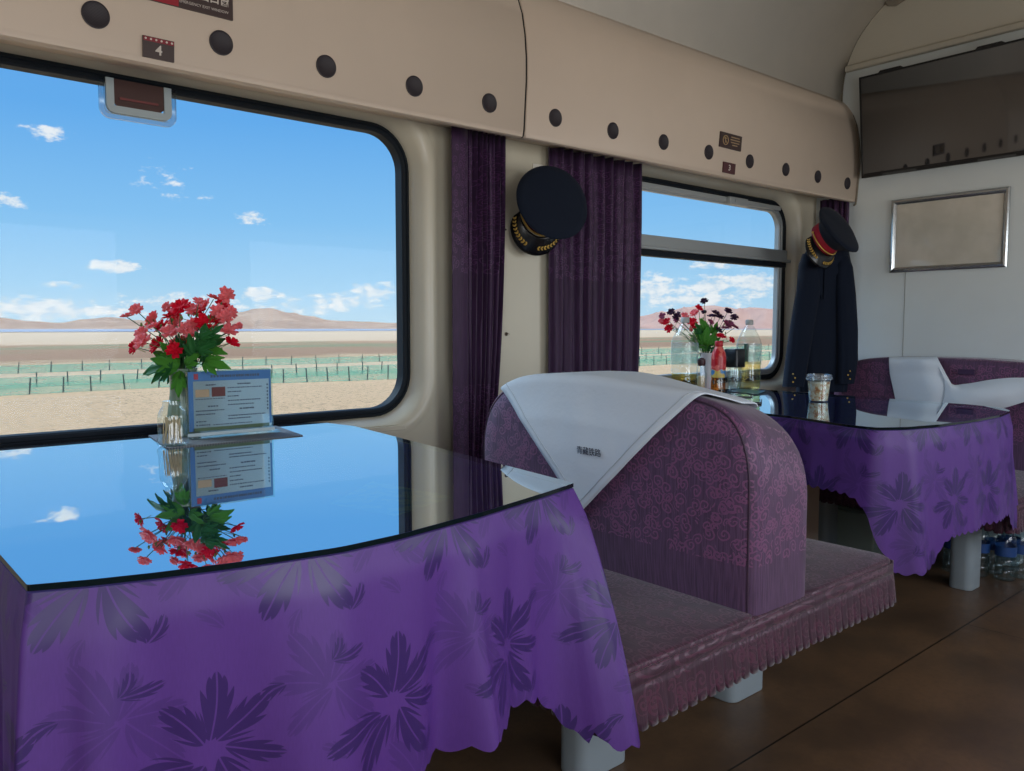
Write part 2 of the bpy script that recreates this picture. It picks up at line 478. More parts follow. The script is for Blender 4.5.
# metal sash of window 2: outer aluminium frame, mid rail, upper sliding sash
gasket('s', W2, wn2, -.03, .006, GY - .012, GY + .02, ALU, nm='metal_sash')
obj('mid_rail', MB().box((W2[0], GY - .035, 1.425), (W2[1] + .012, GY + .02, 1.478)).box((W2[0], GY - .05, 1.412), (W2[1] + .03, GY + .02, 1.428)), ALU, wn2, bevel=.004)
obj('rail_seal', MB().box((W2[0], GY - .03, 1.385), (W2[1] + .012, GY + .02, 1.411)), RUBBER, wn2, bevel=.003)
obj('upper_sash_rail', MB().box((W2[0], GY - .028, 1.688), (W2[1] - .05, GY + .02, 1.712)), ALU, wn2, bevel=.004)
obj('sash_latch', MB().box((3.46, GY - .05, 1.675), (3.62, GY - .02, 1.712)).box((3.50, GY - .058, 1.685), (3.51, GY - .045, 1.702)), ALU, wn2, bevel=.004)
# sill ledges and lower joint
for i, w in enumerate((W1, W2)):
    mb = MB()
    mb.box((w[0] + .05, WY - .012, .705), (w[1] - .04, GY - .02, .722))
    for k in range(5): mb.box((w[0] + .06, WY - .004 + k * .012, .722), (w[1] - .05, WY + .003 + k * .012, .7265))
    obj('trim_%d' % (5 + i), mb, CREAM2, bevel=.003, kind='structure')
obj('trim_7', MB().box((1.455, WY - .003, .1), (1.459, WY + .001, .705)), RUBBER, smooth=False, kind='structure')
0 and obj('trim_8', MB().box((2.13, WY - .004, .1), (2.136, WY + .001, 1.73)), plain('joint_strip', lin(190, 185, 170), .4), smooth=False, kind='structure')

# end wall: upper beige board, trim rail, bulkhead corner joint
obj('trim_9', MB().box((XE - .03, 0, 2.425), (XE, 2.19, 2.455)), BEIGE, bevel=.006, kind='structure')
mb = MB(); poly = [Vector((XE - .012, p.x, p.y)) for p in full if p.y > 2.45]
mb.prism(poly, (.01, 0, 0)); obj('trim_10', mb, BEIGE, kind='structure', smooth=False)
j = [Vector((XE - .008, p.x - .004, p.y)) for p in cpf if p.y < 2.9]
obj('trim_11', MB().tube(j, .005), plain('grimy_sealant', lin(120, 112, 98), .8), kind='structure')
j = [Vector((XE - .004, p.x - .003, p.y)) for p in bp[3:]]
obj('trim_12', MB().tube(j, .005), plain('sealant', lin(130, 122, 108), .8), kind='structure')
obj('trim_13', MB().box((XE - .002, 1.842, .9), (XE, 1.8435, 1.345)), plain('joint_line', lin(140, 140, 135), .8), smooth=False, kind='structure')

# ------------------------------------------------------------------ round speaker vents and notices on the bulkhead
dots = [.517, .814, 1.113, 1.411, 1.708, 2.010, 2.312, 2.615, 2.920, 3.230, 3.535, 3.835, 4.14]
names = ['largest, left of the number 4 plate', 'right of the number 4 plate', 'above the right part of the big window', 'above the upper right corner of the big window',
         'last one left of the panel joint', 'first one right of the panel joint', 'above the right edge of the broad curtain', 'above the left of the divided window',
         'left of the small number 3 plate', 'right of the small number 3 plate', 'third from the end wall', 'second from the end wall', 'nearest the end wall']
for i, x in enumerate(dots):
    r = .031; z = 1.803 + dz(x)
    yb = 2.1133
    sl = -.0706
    mb = MB(); ax, az = Vector((1, 0, 0)), Vector((0, sl, 1)).normalized(); nn = Vector((0, -1, sl)).normalized()
    c = Vector((x, yb - .0005, z))
    rings = [[c + nn * h + (ax * cos(2 * PI * k / 28) + az * sin(2 * PI * k / 28)) * rr for k in range(28)] for rr, h in ((r, -.004), (r, .002), (r - .003, .003), (r - .006, .001), (.004, .0))]
    mb.loft(rings)
    q = bpy.data.materials.get('perforated_vent')
    if not q:
        k = M('perforated_vent'); xx, yy, zz = k.xyz(k.coord())
        hole = (((xx * 900).sin() * (zz * 900).sin())).gt(.25)
        k.link(k.mix(hole, lin(46, 38, 44), lin(26, 22, 28)), k.b.inputs['Base Color']); k.b.inputs['Roughness'].default_value = .6; q = k.m
    tag(obj('round_vent', mb, q), 'dark round vent on the cream panel, ' + names[i], 'vent', 'round vents along the panel')

def plate(name, label, cat, corners, mat, depth=.0025):
    """sign plate on the bulkhead face from (x0,z0,x1,z1)"""
    x0, z0, x1, z1 = corners
    def yb(z):
        z = z - dz((x0 + x1) / 2)
        for a, b in zip(bp[4:], bp[5:]):
            if a.y <= z <= b.y: return a.x + (b.x - a.x) * (z - a.y) / (b.y - a.y)
        return 2.15
    p0 = Vector((x0, yb(z0) - .001, z0)); p1 = Vector((x0, yb(z1) - .001, z1))
    az = (p1 - p0); ax = Vector((1, 0, 0)); nn = ax.cross(az).normalized()
    p0 = p0 + nn * .003; p1 = p1 + nn * .003
    t = thing(name, label, cat, ((x0 + x1) / 2, p0.y, z0))
    a = [p0, p0 + ax * (x1 - x0), p1 + ax * (x1 - x0), p1]
    obj('plate', MB().prism([p - nn * .006 for p in a], nn * (depth + .006)), mat, t, smooth=False)
    ctr = (p0 + p1) / 2 + ax * (x1 - x0) / 2 + nn * (depth + .0005)
    
    return t, ctr, ax, az.normalized(), nn
SIGN = plain('dark_brown_sign', lin(62, 46, 44), .5); INK = plain('pale_lettering', lin(205, 196, 186), .5)
DKRED = plain('dark_red_enamel', lin(128, 22, 36), .5); REDL = plain('sign_red', lin(196, 58, 66), .5)
a, b = on_y(142.5, 57, 2.118), on_y(173, 43, 2.118)
t, c, ax, az, nn = plate('seat_number_plate', 'small dark plate with the number 4 below the first two round vents', 'sign', (a.x, on_y(158, 60.5, 2.124).z, b.x, on_y(158, 39.5, 2.120).z), SIGN)
obj('lettering', place(text_mesh('4', .032, True), c - az * .005, ax, az), INK, t, smooth=False, label='pale number 4')
mb = MB()
for k in range(6): mb.lathe([(.0024, 0), (.0024, .0012)], (0, 0, 0), 8); 
w = b.x - a.x
mb = MB()
for k in range(6):
    o = c + az * .019 + ax * (w * (-.42 + k * .168))
    mb.loft([[o + (ax * cos(q_ * PI / 4) + az * sin(q_ * PI / 4)) * .0026 + nn * h for q_ in range(8)] for h in (-.001, .0008)])
obj('dot_row', mb, INK, t)
obj('edge_strip', MB().prism([c + ax * sx * w * .49 + az * dz - nn * .001 for sx, dz in ((-1, .0135), (1, .0135), (1, .0235), (-1, .0235))], nn * .0012), DKRED, t, smooth=False, label='dark red strip with a row of dots')
a, b = on_y(722, 175, 2.118), on_y(734, 163, 2.118)
t, c, ax, az, nn = plate('seat_number_plate', 'tiny dark red plate with the number 3 between two round vents', 'sign', (a.x, on_y(728, 173.5, 2.118).z, b.x, on_y(728, 162.5, 2.112).z), plain('maroon_plate', lin(78, 40, 44), .5))
obj('lettering', place(text_mesh('3', .034, True), c, ax, az), INK, t, smooth=False)
# notice with pictogram
a, b = on_y(719.5, 147, 2.106), on_y(741, 136, 2.106)
t, c, ax, az, nn = plate('notice_plate', 'dark notice plate with a round pictogram above the small number 3 plate', 'sign', (a.x, on_y(730, 149, 2.107).z, b.x, on_y(730, 134, 2.106).z), SIGN)
w = b.x - a.x; h = .058
o = c - ax * w * .26
obj('pictogram', MB().tube([o + (ax * cos(k * PI / 10) + az * sin(k * PI / 10)) * h * .33 for k in range(21)], .0022, 6).tube([o + ax * .012 + az * -.012, o - ax * .012 + az * .012], .002, 6).tube([o - ax * .002 - az * .012, o - ax * .002 + az * .013, o + ax * .008 + az * .006], .002, 6), plain('dull_brass', lin(168, 140, 100), .5), t)
mb = MB()
for k, ww in ((0, .2), (1, .22), (2, .2), (3, .12)):
    p = c + ax * w * .18 + az * (h * (.28 - k * .19))
    mb.prism([p + ax * sx * w * ww + az * dz for sx, dz in ((-1, 0), (1, 0), (1, .0045), (-1, .0045))], nn * .001)
obj('text_line', mb, plain('dull_lettering', lin(160, 136, 104), .5), t, smooth=False)
# emergency exit window sign, cut by the top of the frame
a, b = on_y(178, 6, 2.106), on_y(232.5, 20, 2.106)
t, c, ax, az, nn = plate('emergency_exit_sign', 'dark emergency exit window sign with red left part at the top of the picture', 'sign', (a.x - .12, on_y(205, 14.5, 2.11).z, b.x + .0, on_y(205, 14.5, 2.11).z + .10), SIGN)
zb = c - az * .05
obj('red_field', MB().prism([c + ax * (a.x - .12 - c.x) + az * -.05, c + ax * (a.x + .0 - c.x) + az * -.05, c + ax * (a.x - c.x) + az * .05, c + ax * (a.x - .12 - c.x) + az * .05], nn * .0006), plain('sign_dark_red', lin(150, 24, 40), .5), t, smooth=False, label='red left part')
mid = c + ax * .055
obj('lettering', place(text_mesh('紧急出口窗', .026, True), mid + az * -.010, ax, az), INK, t, smooth=False, label='pale Chinese characters')
obj('small_lettering', place(text_mesh('EMERGENCY EXIT WINDOW', .0095), mid + az * -.035, ax, az), INK, t, smooth=False)

# ------------------------------------------------------------------ benches
def zt(y, y0, y1, zc=.70, h=.235, back=0.0):
    u = min(1, abs((y - (y0 + y1) / 2) / ((y1 - y0) / 2)))
    fr = (1 - u ** 8) ** .38 if y < (y0 + y1) / 2 or y1 > 2 else (1 - u ** 4.6) ** .44; bk = (1 - u ** 4.2) ** .44
    sl_ = max(0, min(1, ((y0 + y1) / 2 + .07 - y) / .33)); sl_ = sl_ * sl_ * (3 - 2 * sl_)
    return zc + h * (fr * (1 - back) + bk * back) - .012 * u * u - (.012 + .024 * back) * sl_
def backrest(xa, xb, y0, y1, zbase, mat, root, bulge_a=.018, bulge_b=.018, name='backrest', h=.235):
    out = [(y0, zbase), (y0, .55)]
    N = 44
    for k in range(N + 1):
        t = -cos(PI * k / N); s_ = 1 if t > 0 else -1
        t = s_ * abs(t) ** .55
        y = (y0 + y1) / 2 + (y1 - y0) / 2 * max(-1, min(1, t))
        out.append((y, zt(y, y0, y1, h=h)))
    out += [(y1, .55), (y1, zbase)]
    cy, cz = (y0 + y1) / 2, .62
    def ring(x, s, ins=0):
        rr = []; bk = max(0, min(1, (x - xa) / (xb - xa))) if h > .2125 and xb < 2 else 0
        for y, z in out:
            if z > .6 and bk: z = min(z, zt(y, y0, y1, h=h, back=bk))
            yy, zz = cy + (y - cy) * s, (cz + (z - cz) * s)
            d = Vector((yy - cy, zz - cz)); L = d.length or 1
            yy -= d.x / L * ins; zz -= (d.y / L * ins if z > zbase + .001 else 0)
            rr.append(Vector((x, yy, zz)))
        return rr
    rings = []
    for s in (.12, .3, .5, .7, .85, .95): rings.append(ring(xa - bulge_a * (1 - s ** 3), s))
    rings += [ring(xa, 1, .020), ring(xa + .006, 1, .008), ring(xa + .018, 1, .0015), ring(xa + .04, 1), ring((xa + xb) / 2, 1, 0), ring(xb - .04, 1), ring(xb - .018, 1, .0015), ring(xb - .006, 1, .008), ring(xb, 1, .020)]
    for s in (.95, .85, .7, .5, .3, .12): rings.append(ring(xb + bulge_b * (1 - s ** 3), s))
    o = obj(name, MB().loft(rings), mat, root, boxuv=True, angle=60)
    return o, out
def cushion(x0, x1, y0, y1, z0, z1, mat, root, name='seat_cushion'):
    cx, cy = (x0 + x1) / 2, (y0 + y1) / 2; hw, hh = (x1 - x0) / 2, (y1 - y0) / 2
    R = lambda e, z: [Vector((cx + a, cy + b, z)) for a, b in rrect(hw - e, hh - e, .05, 6)]
    return obj(name, MB().loft([R(.0, z0), R(0, z0 + .03), R(0, z1 - .010), R(.002, z1 - .004), R(.006, z1 - .001), R(.012, z1), R(.06, z1 + .004), R(.12, z1 + .006), R(.18, z1 + .006)]), mat, root, boxuv=True, angle=60)
def fringe(path, z0, z1, root, mat):
    """pleated skirt along a plan path"""
    P = [Vector((p[0], p[1], 0)) for p in path]; L = [0]
    for a, b in zip(P, P[1:]): L.append(L[-1] + (b - a).length)
    tot = L[-1]; n = int(tot / .0035); mb = MB()
    def at(d):
        d = max(0, min(tot, d))
        for i in range(len(P) - 1):
            if d <= L[i + 1] + 1e-9:
                t = (d - L[i]) / (L[i + 1] - L[i]); return P[i].lerp(P[i + 1], t), (P[i + 1] - P[i]).normalized()
        return P[-1], (P[-1] - P[-2]).normalized()
    def fn(u, v):
        d = u * tot; p, tt = at(d); nrm = Vector((tt.y, -tt.x, 0))
        ph = (d / .031 + .25 * mnoise.noise(Vector((d * 6, 0, 1)))) % 1
        s = (abs(ph - .5) * 2)
        w = 1 - s ** 10
        zz = z1 + (z0 - z1) * v + (v ** 3) * (.006 * mnoise.noise(Vector((int(d / .031) * 1.7, 3, 0))) + .008 * s ** 4)
        off = .002 + v * (.010 * w + .001) + .004 * v * mnoise.noise(Vector((d * 9, v, 0)))
        q_ = p + nrm * off
        return Vector((q_.x, q_.y, zz))
    mb.grid(n, 5, fn, lambda u, v: (u * tot, v * (z1 - z0)))
    return obj('pleated_fringe', mb, mat, root, solid=.0015, angle=70)
def bench_leg(x0, x1, y, root, zt_=.32):
    hw = (x1 - x0) / 2; cx = (x0 + x1) / 2
    mb = MB().loft([[Vector((cx + a, y + .045 + b, z)) for a, b in rrect(hw, .045, .03, 5)] for z in (0, zt_)])
    return obj('leg', mb, STEEL, root, angle=45, bevel=.003)

b1 = thing('dining_bench', 'double sided purple brocade bench with a white cloth over its back, between the two tables', 'bench', (1.62, 1.45, 0))
br, outl = backrest(1.503, 1.737, .950, 1.905, .41, SEAT, b1, h=.225)
SEATM = SEATTOP
def aisle_y(x): return .955 - .028 * abs((x - 1.62) / .57) ** 2 * 1.0 - .012
obj('seat_frame', MB().box((1.09, 1.0, .30), (2.15, 2.0, .37)), PLASTICBLACK, b1, smooth=False)
for (xa, xb) in ((1.05, 1.53), (1.71, 2.19)):
    cx, hw = (xa + xb) / 2, (xb - xa) / 2
    o = cushion(xa, xb, .945, 2.02, .33, .436, SEATM, b1)
obj('seat_cushion', MB().box((1.45, .945, .33), (1.79, 1.2, .430)), SEATM, b1, boxuv=True, bevel=.01)
pts = [(1.046, 2.02), (1.046, 1.5), (1.046, .99), (1.054, .955), (1.085, .943), (1.3, .945), (1.62, .947), (1.95, .945), (2.155, .943), (2.186, .955), (2.194, .99), (2.194, 1.5), (2.194, 2.02)]
obj('skirt_band', MB().grid(len(pts) - 1, 1, lambda u, v: Vector((pts[round(u * (len(pts) - 1))][0], pts[round(u * (len(pts) - 1))][1] - .001, .424 - v * .035)), lambda u, v: (u, v * .03)), SEATM, b1, solid=.004)
fringe([(x, y) for x, y in pts], .312, .398, b1, SEATM)
for x0, x1 in ((1.285, 1.45), (1.885, 2.055)):
    bench_leg(x0, x1, 1.25, b1); bench_leg(x0, x1, 1.80, b1)
# piping around front and back faces
for x in (1.503, 1.737):
    pp = []
    for y, z in outl:
        if x > 1.6 and z > .6: z = min(z, zt(y, .950, 1.905, h=.225, back=1))
        d_ = Vector((y - 1.4275, z - .62)).normalized() * .017
        pp.append(Vector((x + (.001 if x < 1.6 else -.001), y - d_.x, z - d_.y)))
    obj('piping', MB().tube(pp, .0026, 6), plain('dark_piping', lin(60, 36, 56), .6), b1)

def antimacassar(root_name, label, y_c, half, xc, ht, ztf, tilt=0):
    zb_f = lambda y: zt(max(.99, min(y, 1.845)), .945, 1.905, h=.225, back=1)
    """square cloth laid corner-down over the top of a backrest; follows the top and both faces"""
    t = thing(root_name, label, 'cloth', (xc, y_c, .9)); r = .02
    def pos(v, y):
        a = abs(v); s = 1 if v > 0 else -1; kb = max(0, min(1, .5 - v / (2 * ht))); z = ztf(y) * (1 - kb) + zb_f(y) * kb + .009
        if a < ht - r: return Vector((xc - s * a, y, z))
        arc = PI / 2 * r
        if a < ht - r + arc:
            th = (a - (ht - r)) / r
            return Vector((xc - s * (ht - r + (r + .009) * sin(th)), y, z - r + r * cos(th)))
        dd = a - (ht - r) - arc
        bul = .021 * min(1, dd / .10)
        wob = .003 * mnoise.noise(Vector((y * 14, dd * 9, 2))) 
        return Vector((xc - s * (ht + .009 + bul + wob), y, z - r - dd))
    N = 60
    def fn(u, v):
        a = (u - .5) * 2; b = (v - .5) * 2        # square corners map to the diamond
        yy = y_c + (a + b) / 2 * half
        if yy < 1.10: yy = 1.10 - (1.10 - yy) * .3
        vv = (a - b) / 2 * half * 1.0
        return pos(vv + tilt * (yy - y_c), yy)
    return t, pos, fn, N
zf = lambda y: zt(max(.99, min(y, 1.845)), .945, 1.905, h=.225)
t, pos, fn, N = antimacassar('seat_back_cloth', 'white triangular cloth with dark Chinese embroidery over the near bench back', 1.452, .468, 1.62, .117, zf)
obj('cloth', MB().grid(N, N, fn), WHITECLOTH, t, solid=.003, angle=80)
# hem stitching
def edge(k0):
    P = []
    for i in range(61):
        s = i / 60 * .97 + .015
        u, v = {0: (.03, s), 1: (s, .03), 2: (.97, s), 3: (s, .97)}[k0]
        p = fn(u, v); P.append(p + Vector((-.002 if p.x < 1.62 else .002, 0, .0015)))
    return P
for k in range(4): obj('hem', MB().tube(edge(k), .0012, 5), plain('hem_thread', lin(180, 188, 195), .8), t)
tx = text_mesh('青藏铁路', .0215)
pc = on_x(588.5, 452, 1.466)
mb = place(tx, pc, (0, -1, 0), (0, .03, 1))
obj('embroidery', mb, plain('dark_blue_thread', lin(32, 36, 60), .7), t, smooth=False, label='dark embroidered Chinese characters')

# far bench against the end wall
b3 = thing('dining_bench', 'purple brocade bench against the white end wall beyond the far table', 'bench', (3.85, 1.4, 0))
br3, outl3 = backrest(4.02, 4.235, .70, 2.10, .38, SEAT, b3, bulge_b=0, h=.215)
cushion(3.27, 4.06, 1.005, 2.02, .33, .42, SEATM, b3)
obj('seat_frame', MB().box((3.31, 1.0, .30), (4.2, 2.0, .37)), PLASTICBLACK, b3, smooth=False)
p3 = [(3.266, 2.02), (3.266, 1.045), (3.274, 1.01), (3.305, .998), (4.22, .998)]
fringe(p3, .30, .385, b3, SEATM)
obj('skirt_band', MB().grid(4, 1, lambda u, v: Vector((p3[round(u * 4)][0], p3[round(u * 4)][1] - .001, .405 - v * .03)), lambda u, v: (u, v * .03)), SEATM, b3, solid=.004)
for x0, x1 in ((3.435, 3.555), (3.95, 4.07)):
    bench_leg(x0, x1, 1.19, b3); bench_leg(x0, x1, 1.80, b3)
a, b = on_x(958, 369, 4.0), on_x(974, 375, 4.0)
obj('fabric_tab', MB().box((4.0, b.y, b.z), (4.006, a.y, a.z)), plain('dark_violet_tab', lin(58, 34, 68), .7), b3, smooth=False, label='dark violet woven tab')

# crumpled cloth on the far bench
zf3 = lambda y: zt(y, .70, 2.10, h=.215)
def strip(name, rows, root, mat, k=10, solid=.003):
    """smooth cloth through rows of control points"""
    from mathutils import Vector as V
    def cr(p, t):
        n = len(p) - 1; s = min(int(t * n), n - 1); f = t * n - s
        a, b, c, d = p[max(s - 1, 0)], p[s], p[s + 1], p[min(s + 2, n)]
        return .5 * ((2 * b) + (c - a) * f + (2 * a - 5 * b + 4 * c - d) * f * f + (3 * b - a - 3 * c + d) * f ** 3)
    rows = [[Vector(q_) for q_ in r] for r in rows]
    nu, nv = (len(rows) - 1) * k, (len(rows[0]) - 1) * k
    return obj(name, MB().grid(nu, nv, lambda u, v: cr([cr(r, v) for r in rows], u)), mat, root, solid=solid, angle=80)
t = thing('seat_back_cloth', 'crumpled white cloth slung along the back of the bench at the end wall', 'cloth', (4.0, 1.5, .8))
X4 = 3.985
def q4(px, py, x=X4): return on_x(px, py, x)
rows = [[q4(890, 357, 4.12), q4(905, 357, 4.12), q4(922, 357, 4.12), q4(937, 357, 4.12)],
        [q4(889, 359, 3.99), q4(905, 359, 3.985), q4(922, 359, 3.97), q4(938, 359, 3.985)],
        [q4(890, 374, 3.985), q4(906, 374, 3.97), q4(926, 374, 3.955), q4(946, 374, 3.975)],
        [q4(893, 388, 3.985), q4(910, 390, 3.965), q4(932, 390, 3.94), q4(952, 385, 3.965)],
        [q4(896, 402, 3.985), q4(912, 408, 3.96), q4(934, 410, 3.94), q4(960, 404, 3.96)]]
strip("cloth", rows, t, WHITECLOTH)
rows2 = [[q4(936, 362, 3.97), q4(944, 380, 3.955), q4(944, 398, 3.94), q4(938, 412, 3.94)],
         [q4(950, 383, 3.975), q4(956, 390, 3.94), q4(958, 402, 3.92), q4(955, 414, 3.93)],
         [q4(965, 384, 3.985), q4(972, 391, 3.93), q4(976, 402, 3.92), q4(976, 414, 3.94)],
         [q4(990, 380, 3.985), q4(996, 386, 3.95), q4(1000, 396, 3.93), q4(1004, 408, 3.95)],
         [q4(1010, 378, 3.985), q4(1016, 384, 3.96), q4(1020, 392, 3.95), q4(1024, 402, 3.96)],
         [q4(1030, 378, 3.99), q4(1036, 383, 3.97), q4(1040, 390, 3.96), q4(1046, 396, 3.97)]]
strip('cloth_fold', rows2, t, WHITECLOTH)

# ------------------------------------------------------------------ tables
GTOP = M('dark_reflective_glass'); GTOP.nt.nodes.remove(GTOP.b)
_t = GTOP.new('ShaderNodeBsdfTransparent'); _t.inputs[0].default_value = (.62, .85, 1, 1)
_g = GTOP.new('ShaderNodeBsdfGlossy'); _g.inputs['Roughness'].default_value = .006; _g.inputs[0].default_value = (.90, .97, 1, 1)
_lw = GTOP.new('ShaderNodeFresnel'); _lw.inputs[0].default_value = 2.3
_f = (X(GTOP.nt, _lw.outputs[0]) * .75 + .38).min(.86)
_m = GTOP.new('ShaderNodeMixShader'); GTOP.link(_f, _m.inputs[0]); GTOP.link(_t.outputs[0], _m.inputs[1]); GTOP.link(_g.outputs[0], _m.inputs[2]); GTOP.link(_m.outputs[0], GTOP.out.inputs[0])
EDGE = plain('dark_glass_edge', lin(8, 22, 26), .12)

def smooth_outline(ctrl, radii, n=8):
    """polygon with rounded corners -> dense point list"""
    out = []; N = len(ctrl)
    for i, c in enumerate(ctrl):
        c = Vector(c); a = Vector(ctrl[i - 1]); b = Vector(ctrl[(i + 1) % N]); r = radii[i]
        da, db = (a - c).normalized(), (b - c).normalized()
        ang = da.angle(db); tl = min(r / math.tan(ang / 2), (a - c).length * .48, (b - c).length * .48)
        p, q_ = c + da * tl, c + db * tl
        for k in range(n + 1):
            t = k / n; out.append((p * (1 - t) ** 2 + c * 2 * t * (1 - t) + q_ * t * t))
    return out
def resample(pts, d):
    P = [Vector((p[0], p[1])) for p in pts]; P.append(P[0]); L = [0]
    for a, b in zip(P, P[1:]): L.append(L[-1] + (b - a).length)
    n = int(L[-1] / d); out = []; i = 0
    for k in range(n):
        s = L[-1] * k / n
        while L[i + 1] < s: i += 1
        t = (s - L[i]) / max(1e-9, L[i + 1] - L[i]); out.append(P[i].lerp(P[i + 1], t))
    return out, L[-1]

def table(label, clabel, glabel, ctrl, radii, corners, lenfn, seed, ztop=.76, legs=(), wavefn=None, skip_y=2.25, cadd=.125, flare=1.12, cdir=None, amp0=.014, rside=9, pull=None):
    cx = sum(p[0] for p in ctrl) / len(ctrl); cy = sum(p[1] for p in ctrl) / len(ctrl)
    t = thing('dining_table', label, 'table', (cx, cy, 0))
    out = smooth_outline(ctrl, radii)
    inner = [Vector((cx, cy)) + (p - Vector((cx, cy))) * .992 for p in out]
    WOOD = plain('table_board', lin(70, 62, 60), .5)
    obj('tabletop', MB().loft([[Vector((p.x, p.y, z)) for p in inner] for z in (ztop - .035, ztop - .0115)]), WOOD, t, smooth=False)
    for (lx0, ly0, lx1, ly1, lz1) in legs:
        obj('leg', MB().box((lx0, ly0, 0), (lx1, ly1, lz1)), CREAM, t, bevel=.006)
    # glass slab
    o = thing('glass_table_cover', glabel, 'glass', (cx, cy, ztop - .008))
    obj('glass_sheet', MB().add([Vector((p.x, p.y, ztop)) for p in out], [tuple(range(len(out)))]), GTOP.m, o, smooth=False)
    obj('glass_edge', MB().loft([[Vector((p.x, p.y, z)) for p in out] if k == 0 else [Vector((p.x, p.y, z)) for p in out] for k, z in enumerate((ztop - .008, ztop - .0005))], cap=False), EDGE, o, angle=50)
    # cloth
    P, tot = resample(out, .0055)
    n = len(P); ctr = Vector((cx, cy)); cd = []
    cor = [Vector(c) for c in corners]
    mb = MB(); K = 30; rings = []; uvs = []
    # tangents / normals smoothed so that corners fan out
    nr = []
    for i in range(n):
        tg = (P[(i + 6) % n] - P[i - 6]).normalized(); nr.append(Vector((tg.y, -tg.x)) if ((P[i] - ctr).dot(Vector((tg.y, -tg.x))) > 0) else Vector((-tg.y, tg.x)))
    sarc = [tot * i / n for i in range(n)]
    ci = [min(range(n), key=lambda i: (P[i] - c).length) for c in cor]
    for c_, dr in zip(ci, cdir or []):
        for i in range(n):
            dd = abs((i - c_ + n / 2) % n - n / 2) * tot / n; k_ = .95 * math.exp(-(dd / .11) ** 2)
            nr[i] = (nr[i] * (1 - k_) + Vector(dr).normalized() * k_).normalized()
    def cdist(i):
        best = 9; sg = 0
        for c in ci:
            d = (i - c + n / 2) % n - n / 2
            if abs(d) * tot / n < abs(best): best = d * tot / n
        return best
    for k in range(K + 1):
        tt = k / K; ring = []
        for i in range(n):
            p = P[i]; d = cdist(i); ad = abs(d); prox = math.exp(-(ad / .10) ** 2)
            L = lenfn(p) + cadd * (math.exp(-(ad / .13) ** 4) if not (pull and p.x > .6 and p.y > 1.06) else math.exp(-(ad / .09) ** 6)) * (1 if p.y < rside or p.x < .5 else math.exp(-((p.y - rside) / .012) ** 2))
            L += .011 * abs(sin(PI * sarc[i] / .034))
            wave = wavefn(p, sarc[i]) if wavefn else .5 * sin(sarc[i] * 21 + seed) + .35 * sin(sarc[i] * 37 + 2 * seed) + .3 * mnoise.noise(Vector((sarc[i] * 5, seed, tt * 1.2)))
            if pull:
                for fx, fw_, fa in ((.745, .030, 1.3), (.69, .028, -.8), (.90, .025, .8), (.52, .04, .7), (.40, .05, -.6), (.235, .025, 1.2), (.29, .03, -.9)): wave += fa * math.exp(-((p.x - fx) / fw_) ** 2) * (p.y < 1.2)
            amp = amp0 * tt ** .9
            o_ = .010 * min(1, tt * 9) + wave * amp + tt * .012
            fold = cos(d * 62) * .5 + .5
            o_ += flare * prox * tt ** 1.0 * (.075 + .045 * fold)
            if p.y > skip_y: o_ = min(o_, .005); 
            # skirt cannot pass through the wall
            q_ = p + nr[i] * o_ + (nr[i] * 0)
            if q_.y > 2.335: q_.y = 2.335
            if pull and p.x > .6:
                w_ = tt * math.exp(-(ad / .085) ** 4)
                q_.y += (pull - .010 * fold - q_.y) * w_
                if q_.x > 1.078: q_.x += (1.078 - q_.x) * w_ * .85
            drop = L * tt * (1 - .05 * prox)
            z = ztop - .0105 - drop
            ring.append(Vector((q_.x, q_.y, z))); uvs.append((sarc[i], -L * tt))
        rings.append(ring)
    # flat part
    flat = []; fu = []
    for s in (.0, .5, .97):
        flat.append([Vector((ctr.x + (p.x - ctr.x) * s, ctr.y + (p.y - ctr.y) * s, ztop - .0100)) for p in P]); fu += [(ctr.x + (p.x - ctr.x) * s, (p.y - ctr.y) * s) for p in P]
    mb.loft(rings, cap=False); mb.uv = uvs
    co = obj('table_skirt', mb, CLOTH, None, angle=80)
    m2 = MB(); m2.loft(flat[1:], cap=False); m2.uv = fu[n:]
    m2.add([v for v in flat[1]], [tuple(range(n))]); m2.uv += fu[n:2 * n]
    m2.loft([flat[2], rings[0]], cap=False); m2.uv += fu[2 * n:] + uvs[:n]
    root = thing('tablecloth', clabel, 'tablecloth', (cx, cy, ztop))
    co.parent = root; co.location = -Vector((cx, cy, ztop)); co.name = 'hanging_skirt'
    obj('cloth_top', m2, CLOTH, root)
    return t, root, P

# near table, outline traced on the table plane (counter clockwise from front left)
_e = [on_z(px, py - 2.0, .758) for px, py in ((27, 588.5), (91, 583), (155, 576), (241, 565), (340, 550.5), (397, 538), (482, 515), (542, 496.5), (574, 486))]
T1 = [(p.x, p.y) for p in _e]
T1 += [(on_z(400, 438.5, .758).x, on_z(400, 438.5, .758).y), (1.205, 2.15), (1.17, 2.325), (.14, 2.325)]
R1 = [.006] + [.2] * 7 + [.005, .3, .1, .08, .03]
table('near dining table below the big window', 'purple satin damask cloth hanging over the near table', 'dark glass sheet covering the near table and mirroring the sky',
      T1, R1, [T1[0], T1[8]], lambda p: (.375 - .040 * max(0, min(1, (p.x - .45) / .3))) if p.y < 1.10 else .31, 1.3, cdir=[(-.6, -.8), (.16, -1)], amp0=.028, rside=9, flare=.35, pull=.918,
      legs=[(.3, 1.9, .42, 2.25, .725)])
T2 = [(2.47, 1.44), (2.385, 1.20), (2.37, 1.10), (2.46, 1.045), (2.60, 1.008), (2.85, .985), (3.05, .985), (3.22, 1.01), (3.31, 1.06), (3.36, 1.2), (3.42, 2.265), (2.50, 2.265)]
R2 = [.2, .1, .05, .1, .2, .3, .2, .1, .08, .1, .05, .05]
